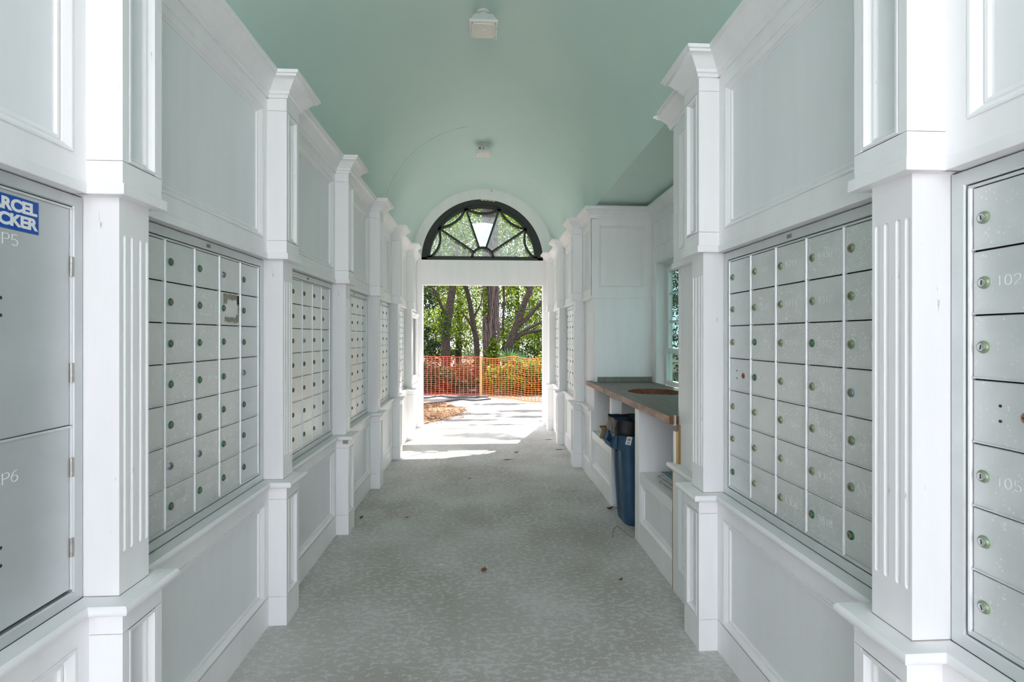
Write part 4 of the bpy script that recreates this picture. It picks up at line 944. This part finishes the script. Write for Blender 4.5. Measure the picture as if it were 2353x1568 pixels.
for part in range(2):
    mb = MB(); sA, sB = (0, S_MID) if part == 0 else (S_MID, TOT)
    pit = 0.097; n = int((sB-sA)/pit)
    for i in range(n+1):
        s = sA+i*pit; Lr = []
        for j in range(NR+1):
            t = j/NR; p, d = fp(s+0.012*noise.noise(Vector((s*3, t*4, 2))), t); w_ = 0.0060
            Lr.append([(p.x-d.x*w_, p.y-d.y*w_, p.z), (p.x+d.x*w_, p.y+d.y*w_, p.z)])
        mb.loft(Lr, closed=False)
    if part: mb.cur = 1
    for j in range(NR+1):
        t = j/NR; Lr = []; m = int((sB-sA)/0.05)
        for i in range(m+1):
            s = sA+(sB-sA)*i/m; p, d = fp(s, t); hh = 0.0036 if j not in (0, NR) else 0.008
            Lr.append([(p.x, p.y-0.002, p.z-hh), (p.x, p.y-0.002, p.z+hh)])
        mb.loft(Lr, closed=False)
    obj('netting', mb, [M_orange, M_orange2], fence, kind='stuff')
for i, (x, y) in enumerate([(-5.0, 12.47), (-2.6, 12.06), (-0.071, 11.605), (2.6, 8.87), (4.15, 7.28)]):
    mb = MB(); mb.box(x+0.07-0.03, x+0.07+0.03, y-11.62-0.05, y-11.62-0.015, -0.03, 0.965); obj('stake', mb, M_stake, fence)
mb = MB(); L = []
for j in range(7): t = j/6; L.append([(-1.44+0.012*math.sin(t*5)-0.025, 11.80, 0.06+0.13*t), (-1.44+0.012*math.sin(t*5)+0.025, 11.80+0.01*t, 0.06+0.13*t)])
mb.loft(L, closed=False); obj('flagging_tape', mb, M_bluetape, label='short blue flagging tape tied low on the orange fence at left', category='tape')
# hoses
def hose(pts, label, r=0.018):
    P = []
    for i in range(len(pts)-1):
        p0 = Vector(pts[max(0, i-1)]); p1 = Vector(pts[i]); p2 = Vector(pts[i+1]); p3 = Vector(pts[min(len(pts)-1, i+2)])
        for k in range(6):
            t = k/6; P.append(0.5*((2*p1)+(p2-p0)*t+(2*p0-5*p1+4*p2-p3)*t*t+(3*p1-p0-3*p2+p3)*t**3))
    P.append(Vector(pts[-1])); mb = MB(); mb.tube([(p.x, p.y, r+0.0005) for p in P], r, 8); obj('hose', mb, M_cable, smooth=60, label=label, category='hose')
hose([(-3.2, 11.3), (-1.439, 11.35), (-1.2, 11.5), (-1.02, 11.68), (-0.786, 11.45), (-0.45, 11.32), (-0.07, 11.45), (0.1, 11.42)], 'dark hose lying along the foot of the orange fence')
hose([(-2.6, 9.9), (-1.5, 10.25), (-0.95, 10.5), (-0.774, 10.78), (-0.505, 11.02), (-0.2, 10.86), (0.15, 11.1)], 'dark hose looping from the pine straw towards the fence stake')

def scatter_blades(name, pts, size, mat, parent=None, flat=False, aspect=0.5, **pr):
    """pts Nx3 array: one small folded leaf (2 triangles) per point; a single stuff mesh"""
    n = len(pts); a = rng.normal(size=(n, 3)); 
    if flat: a[:, 2] *= 0.15
    a /= np.linalg.norm(a, axis=1)[:, None]
    b = rng.normal(size=(n, 3)); 
    if flat: b[:, 2] *= 0.15
    b -= a*(a*b).sum(1)[:, None]; b /= np.linalg.norm(b, axis=1)[:, None]
    s = size*(0.6+0.8*rng.random(n))[:, None]; w_ = s*aspect
    v = np.empty((n, 4, 3), np.float32)
    v[:, 0] = pts-a*s*0.5; v[:, 1] = pts+b*w_*0.5; v[:, 2] = pts+a*s*0.5; v[:, 3] = pts-b*w_*0.5
    me = bpy.data.meshes.new(name); me.vertices.add(n*4); me.vertices.foreach_set('co', v.reshape(-1))
    me.loops.add(n*4); me.loops.foreach_set('vertex_index', np.arange(n*4, dtype=np.int32))
    me.polygons.add(n); me.polygons.foreach_set('loop_start', np.arange(0, n*4, 4, dtype=np.int32)); me.polygons.foreach_set('loop_total', np.full(n, 4, np.int32))
    me.materials.append(mat); me.update(calc_edges=True)
    return obj(name, me, parent=parent, **pr)

# pine straw patch on the path
sp_ = [(-3.4, 11.1), (-1.332, 10.905), (-0.735, 10.315), (-0.40, 9.62), (-0.35, 9.30), (-0.55, 8.74), (-0.80, 8.2), (-1.0, 7.95), (-3.4, 7.95)]
def inpoly(x, y, P):
    c = False; j = len(P)-1
    for i in range(len(P)):
        if (P[i][1] > y) != (P[j][1] > y) and x < (P[j][0]-P[i][0])*(y-P[i][1])/(P[j][1]-P[i][1])+P[i][0]: c = not c
        j = i
    return c
pts = []
while len(pts) < 16000:
    x = random.uniform(-3.4, -0.2); y = random.uniform(7.95, 11.1)
    q = (x+0.10*noise.noise(Vector((x*3, y*3, 0))), y+0.10*noise.noise(Vector((x*3, y*3, 5))))
    if inpoly(q[0], q[1], sp_) or (inpoly(q[0]-0.25, q[1], sp_) and random.random() < 0.06):
        hump = 0.03*max(0, noise.noise(Vector((x*1.3, y*1.3, 2)))+0.5); pts.append((x, y, 0.004+random.random()*hump))
scatter_blades('pine_straw', np.array(pts), 0.13, M_straw, flat=True, aspect=0.10, kind='stuff', label='drift of orange-brown pine straw on the path left of the doorway', category='pine straw')

# ------------------------------------------------------------------ trees
def wig(pts, n=5, amp=0.05):
    out_ = []
    for i in range(len(pts)-1):
        a = Vector(pts[i]); b = Vector(pts[i+1])
        for k in range(n):
            p = a.lerp(b, k/n); f = noise.noise_vector(p*1.3)*amp; out_.append(p+Vector((f.x, f.y, 0)))
    out_.append(Vector(pts[-1])); return out_
def limb(mb, pts, r0, r1, n=10, amp=0.05):
    P = wig(pts, 5, amp); m = len(P); mb.tube(P, [r0+(r1-r0)*i/(m-1) for i in range(m)], n)
def blob(c, r, n, shell=0.35):
    d = rng.normal(size=(n, 3)); d /= np.linalg.norm(d, axis=1)[:, None]; q = (shell+(1-shell)*rng.random(n)**0.6)
    lump = 1+0.28*np.sin(d[:, 0]*5+c[0])*np.cos(d[:, 2]*6+c[1])
    return np.array(c)+d*np.array(r)*(q*lump)[:, None]
def tree(name, base, limbs, blobs, mat, barkm, label, leaf_size=0.075, cat='tree', group='trees behind the fence'):
    r = root(name, base, 0, label=label, category=cat, group=group); b = Vector(base)
    for nm, pts, r0, r1 in limbs:
        mb = MB(); limb(mb, [tuple(Vector(p)-b) for p in pts], r0, r1, 10); obj(nm, mb, barkm, r, smooth=60)
    if blobs:
        P = np.concatenate([blob(c, rr, n) for c, rr, n in blobs])-np.array(base); P = P[P[:, 2] > 0.03]
        scatter_blades('foliage', P.astype(np.float32), leaf_size, mat, r, kind='stuff')
    return r
# the big pine
r = root('pine_tree', (0.215, 13.6, -0.03), 0, label='thick pine trunk with grey-brown plated bark standing behind the fence stake', category='tree', group='trees behind the fence')
mb = MB(); L = []; nA = 72
for i in range(130):
    z = i*0.065; lx = -0.010*z; rad = 0.235*(1+0.25*math.exp(-z*2.2))-0.004*z; ring_ = []
    for j in range(nA):
        a = 2*PI*j/nA; q = Vector((math.cos(a)*3.1, math.sin(a)*3.1, z*1.5)); f = noise.noise(q*1.9); g = abs(noise.noise(q*1.05+Vector((3, 1, 8))))
        rr = rad*(1+0.05*f-0.085*max(0, 0.22-g)/0.22); ring_.append((lx+rr*math.cos(a), rr*math.sin(a), z))
    L.append(ring_)
mb.loft(L, True, True); obj('trunk', mb, M_bark_pine, r, smooth=80)
for i in range(9):
    mb = MB(); P = []; a0 = -PI/2+random.uniform(-0.9, 0.9); tw = random.uniform(-0.5, 0.5)
    for k in range(22):
        z = 0.3+k*0.13; a = a0+tw*k*0.1+0.25*noise.noise(Vector((i*3, k*0.4, 0))); rd = 0.252-0.003*z+0.018*(noise.noise(Vector((i, k*0.5, 4)))+0.6); P.append((-0.01*z+rd*math.cos(a), rd*math.sin(a), z))
    mb.tube(P, 0.0075 if i % 3 else 0.012, 5); obj('vine', mb, M_vine, r)
pts = np.concatenate([blob((-0.18, -0.28, 2.1+0.4*i), (0.10, 0.08, 0.3), 60, 0) for i in range(3)]+[blob((0.05, -0.30, 1.05), (0.2, 0.08, 0.45), 420, 0), blob((-0.1, -0.3, 0.7), (0.25, 0.1, 0.5), 300, 0)])
scatter_blades('ivy', pts.astype(np.float32), 0.075, M_leaf_lit, r, kind='stuff', aspect=0.7)
mb = MB(); 
P = np.concatenate([blob((0.1+random.uniform(-1.5, 1.5), random.uniform(-1.5, 1.5), 9.5+random.uniform(-1, 2)), (1.2, 1.2, 0.7), 700, 0) for _ in range(4)])
scatter_blades('needle_crown', P.astype(np.float32), 0.16, M_leaf_mid, r, kind='stuff', aspect=0.25)

def XY(px, y): 
    t = (px-1176.5)/1143.0; c_, s_ = math.cos(PSI), math.sin(PSI); return y*(t*c_+s_)/(c_-t*s_)
def ZZ(py, y): return 1.40-(py-774.0)*y/1143.0
def PT(px, py, y): return (XY(px, y), y, ZZ(py, y))
Yo = 15.2
tree('oak_tree', (XY(1023, Yo), Yo, -0.03), [('trunk', [(XY(1023, Yo), Yo, -0.1), PT(1025, 780, Yo), PT(1030, 730, Yo), PT(1042, 655, Yo), PT(1050, 560, Yo+.5)], 0.145, 0.10),
     ('branch', [PT(1030, 735, Yo), PT(1008, 690, Yo-.3), PT(985, 650, Yo-.5)], 0.06, 0.03), ('branch', [PT(1042, 655, Yo), PT(1065, 610, Yo), PT(1090, 560, Yo)], 0.07, 0.03)],
     [((-3.0, 16.0, 2.6), (1.3, 1.0, 1.2), 6500), ((-1.9, 15.6, 4.0), (1.6, 1.1, 1.3), 7000), ((-2.6, 15.2, 1.3), (0.8, 0.6, 0.6), 2600), ((-0.9, 16.2, 5.2), (1.4, 1.0, 1.2), 5000), (PT(1022, 745, 14.9), (0.2, 0.15, 0.5), 500)],
     M_leaf_mid, M_bark_oak, 'leaning oak with ferny trunk, leftmost tree behind the fence')
Y2 = 16.5
tree('oak_tree', (XY(1096, Y2), Y2, -0.03), [('trunk', [(XY(1096, Y2), Y2, -0.1), PT(1095, 780, Y2), PT(1086, 735, Y2), PT(1076, 690, Y2), PT(1070, 655, Y2), PT(1066, 560, Y2+.3)], 0.105, 0.06),
     ('branch', [PT(1095, 768, Y2), PT(1080, 742, Y2-.2), PT(1062, 718, Y2-.3)], 0.045, 0.025), ('branch', [PT(1085, 735, Y2), PT(1105, 700, Y2), PT(1112, 660, Y2)], 0.04, 0.02)],
     [((-0.7, 17.6, 3.6), (1.3, 0.9, 1.3), 5500), ((-1.0, 18, 2.0), (1.3, 0.8, 0.9), 4200), ((0.0, 17.6, 5.5), (1.5, 1.0, 1.2), 4600)],
     M_leaf_lit, M_bark_oak, 'slim dark oak trunk just left of the thick pine')
Y3 = 15.0
tree('oak_tree', (XY(1172, Y3), Y3, -0.03), [('trunk', [(XY(1165, Y3), Y3, -0.1), PT(1168, 800, Y3), PT(1180, 768, Y3), PT(1190, 740, Y3), PT(1205, 700, Y3), PT(1218, 668, Y3), PT(1232, 600, Y3+.3)], 0.14, 0.07),
     ('branch', [PT(1190, 752, Y3), PT(1215, 728, Y3), PT(1235, 706, Y3), PT(1249, 690, Y3), PT(1275, 660, Y3)], 0.07, 0.04), ('branch', [PT(1188, 772, Y3), PT(1212, 757, Y3), PT(1235, 745, Y3), PT(1262, 732, Y3)], 0.055, 0.035),
     ('branch', [PT(1185, 780, Y3), PT(1205, 766, Y3), PT(1230, 761, Y3), PT(1270, 757, Y3)], 0.06, 0.045), ('branch', [PT(1218, 668, Y3), PT(1195, 640, Y3), PT(1180, 600, Y3)], 0.05, 0.03)],
     [((2.2, 17.2, 2.0), (1.5, 0.8, 1.1), 5200), ((1.2, 17.4, 3.4), (1.3, 0.8, 1.2), 4600), ((2.6, 16.6, 4.4), (1.6, 1.0, 1.3), 5500), ((1.2, 16.8, 5.8), (1.6, 1.1, 1.1), 5000), ((0.9, 15.8, 1.4), (0.5, 0.5, 0.5), 700)],
     M_leaf_lit, M_bark_oak, 'wide forked oak with low spreading limbs, right of the thick pine')
tree('sapling', (XY(1157, 16), 16, -0.03), [('trunk', [(XY(1157, 16), 16, -0.1), PT(1156, 760, 16), PT(1158, 690, 16), PT(1156, 600, 16)], 0.05, 0.03)],
     [((0.9, 17.0, 4.4), (0.7, 0.6, 1.3), 2200)], M_leaf_mid, M_bark_oak, 'thin straight sapling between the pine and the forked oak')
# deeper trees that close the view
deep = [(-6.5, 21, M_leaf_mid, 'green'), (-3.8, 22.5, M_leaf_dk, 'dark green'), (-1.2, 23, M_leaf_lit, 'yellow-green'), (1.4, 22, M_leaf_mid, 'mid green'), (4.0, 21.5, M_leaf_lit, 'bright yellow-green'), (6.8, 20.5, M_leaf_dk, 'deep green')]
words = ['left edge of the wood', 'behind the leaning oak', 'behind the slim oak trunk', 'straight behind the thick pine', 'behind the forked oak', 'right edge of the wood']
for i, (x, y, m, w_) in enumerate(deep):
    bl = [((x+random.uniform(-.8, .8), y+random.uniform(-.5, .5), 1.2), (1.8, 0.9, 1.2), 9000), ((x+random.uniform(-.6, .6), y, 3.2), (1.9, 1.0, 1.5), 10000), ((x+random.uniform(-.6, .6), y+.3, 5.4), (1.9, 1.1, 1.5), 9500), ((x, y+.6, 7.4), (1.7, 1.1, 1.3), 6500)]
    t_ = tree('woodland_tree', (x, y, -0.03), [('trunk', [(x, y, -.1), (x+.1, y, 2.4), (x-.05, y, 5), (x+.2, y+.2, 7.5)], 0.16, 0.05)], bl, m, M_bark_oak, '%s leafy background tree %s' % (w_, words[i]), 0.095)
    if i == 2: moss_tree = t_
# hanging moss in the gaps
P = np.concatenate([blob(c, (0.25, 0.2, 0.7), 500, 0) for c in ((-3.0, 19.5, 2.2), (-1.6, 19.6, 1.6), (1.9, 19.4, 2.8), (0.6, 19.5, 1.7), (-2.1, 19.7, 4.2))])-np.array((-1.2, 23, -0.03))
scatter_blades('hanging_moss', P.astype(np.float32), 0.11, M_moss, moss_tree, kind='stuff', aspect=0.2)
# understorey shrubs right behind the fence
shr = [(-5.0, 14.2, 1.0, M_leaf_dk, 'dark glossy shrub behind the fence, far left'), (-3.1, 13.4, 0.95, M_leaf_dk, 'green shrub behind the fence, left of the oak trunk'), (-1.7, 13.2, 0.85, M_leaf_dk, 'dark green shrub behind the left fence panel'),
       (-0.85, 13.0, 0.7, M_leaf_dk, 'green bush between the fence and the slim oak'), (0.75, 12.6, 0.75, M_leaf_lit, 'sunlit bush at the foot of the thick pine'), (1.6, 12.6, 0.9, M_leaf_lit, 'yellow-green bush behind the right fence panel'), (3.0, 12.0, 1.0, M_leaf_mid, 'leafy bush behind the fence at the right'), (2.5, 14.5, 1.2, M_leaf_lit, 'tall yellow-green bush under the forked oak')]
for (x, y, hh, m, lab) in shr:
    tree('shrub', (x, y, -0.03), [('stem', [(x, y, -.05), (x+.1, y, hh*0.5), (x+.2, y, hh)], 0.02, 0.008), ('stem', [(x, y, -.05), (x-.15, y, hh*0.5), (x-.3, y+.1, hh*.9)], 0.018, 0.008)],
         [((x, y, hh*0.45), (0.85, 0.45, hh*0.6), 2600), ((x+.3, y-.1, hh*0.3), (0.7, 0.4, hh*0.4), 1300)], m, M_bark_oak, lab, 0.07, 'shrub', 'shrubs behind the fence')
# palmettos
def palmetto(x, y, z, n, sz, label):
    r = root('palmetto', (x, y, -0.03), 0, label=label, category='palm', group='palmettos behind the fence')
    for f in range(n):
        az = 2*PI*f/n+random.uniform(-.3, .3); el = random.uniform(0.5, 1.2); d = Vector((math.cos(az)*math.cos(el), math.sin(az)*math.cos(el), math.sin(el)))
        hub = d*(z+random.uniform(-.1, .1)); mb = MB(); mb.tube([(0, 0, 0), tuple(hub*0.5), tuple(hub)], 0.009, 5)
        side = d.cross(Vector((0, 0, 1))).normalized(); upv = side.cross(d)
        for k in range(15):
            a = -1.25+2.5*k/14; dr = (d*math.cos(a)+side*math.sin(a)).normalized(); q = (side*math.cos(a)-d*math.sin(a))*0.016; ln = sz*(1-0.18*abs(a)); mid = hub+dr*ln*0.55+upv*0.02; tip = hub+dr*ln-Vector((0, 0, 0.10*ln))
            mb.add([tuple(hub), tuple(mid-q), tuple(tip), tuple(mid+q)], [(0, 1, 2, 3)])
        obj('fan_frond', mb, M_palm, r)
palmetto(XY(1176, 13.2), 13.2, 0.80, 7, 0.50, 'fan-leaved palmetto behind the fence, right of the thick pine')
palmetto(XY(1226, 13.0), 13.0, 0.75, 7, 0.55, 'fan-leaved palmetto behind the right end of the fence')
palmetto(XY(1090, 15.0), 15.0, 0.75, 6, 0.45, 'fan-leaved palmetto left of the thick pine')
# greenery outside the alcove window
for (x, y, lab) in ((3.5, 5.6, 'dark green shrub seen through the alcove window panes'),):
    tree('shrub', (x, y, -0.03), [('stem', [(x, y, -.05), (x+.1, y, 1.2), (x, y, 2.6)], 0.04, 0.015)], [((x, y, 1.0), (0.9, 2.6, 1.2), 9000), ((x, y, 2.5), (0.9, 2.6, 1.2), 9000)], M_leaf_dk, M_bark_oak, lab, 0.09, 'shrub')
# unseen tall crowns either side of the path, added to shade it
tree('woodland_tree', (-4.6, 10.2, -0.03), [('trunk', [(-4.6, 10.2, -.1), (-4.5, 10.2, 3), (-4.2, 10.0, 6)], 0.2, 0.1)], [((-4.4, 10.0, 6.5), (2.2, 2.6, 1.4), 5200), ((-4.8, 12.2, 5.0), (1.9, 1.6, 1.3), 3000)], M_leaf_mid, M_bark_oak, 'unseen tree added to shade the path, left of the doorway, hidden by the left wall', 0.13)
tree('woodland_tree', (5.6, 8.6, -0.03), [('trunk', [(5.6, 8.6, -.1), (5.5, 8.6, 3), (5.3, 8.8, 6)], 0.2, 0.1)], [((5.4, 9.0, 6.2), (1.9, 2.6, 1.5), 5200), ((5.8, 11.2, 4.5), (1.6, 1.4, 1.2), 2600)], M_leaf_mid, M_bark_oak, 'unseen tree added to shade the path, right of the doorway, hidden by the right wall', 0.13)
# crowns overhead: sparse clumps that dapple the sunlit path
def overhead(gx, gy, h): return (gx+0.494/2.2*h, gy+1.37/2.2*h, h)
cl = []
for (gx, gy, h, rx, ry, n) in ((-0.10, 7.08, 6.4, 0.62, 0.26, 520), (0.35, 6.80, 6.5, 0.35, 0.16, 160), (-0.55, 7.60, 6.2, 0.55, 0.09, 190), (0.25, 7.85, 6.2, 0.55, 0.10, 160), (0.80, 8.65, 6.0, 0.60, 0.15, 260), (0.75, 9.35, 5.8, 0.55, 0.16, 240),
    (1.2, 8.2, 6.0, 0.4, 0.12, 140), (-0.35, 8.35, 5.9, 0.8, 0.08, 180), (-0.1, 9.0, 5.8, 0.5, 0.09, 120), (-0.8, 9.9, 5.4, 0.6, 0.14, 200), (0.3, 10.3, 5.3, 0.6, 0.16, 220), (-1.2, 11.0, 5.2, 0.9, 0.32, 700), (-0.3, 11.2, 5.2, 0.4, 0.12, 140), (2.2, 9.0, 6.0, 0.6, 0.3, 200), (-3, 9.5, 5.6, 1.0, 0.5, 400)):
    cl.append(blob(overhead(gx, gy, h), (rx, ry, 0.10), n, 0))
tree('woodland_tree', (5.2, 15.2, -0.03), [('trunk', [(5.2, 15.2, -.1), (5.0, 15.0, 3), (4.2, 14.4, 5.2), (3.2, 13.6, 6.0)], 0.22, 0.07), ('branch', [(3.2, 13.6, 6.0), (1.6, 12.6, 6.1), (0.4, 12.2, 6.0)], 0.05, 0.015), ('branch', [(4.2, 14.4, 5.2), (2.4, 13.9, 5.6), (0.6, 13.8, 5.5), (-1.0, 13.9, 5.4)], 0.045, 0.012)],
     None, M_leaf_mid, M_bark_oak, 'tall tree right of the fence whose boughs reach over the path')
P = np.concatenate(cl)-np.array((5.2, 15.2, -0.03))
for o in [q for q in bpy.data.objects if q.get('label', '') == 'tall tree right of the fence whose boughs reach over the path']: scatter_blades('foliage', P.astype(np.float32), 0.13, M_leaf_mid, o, kind='stuff', aspect=0.7)
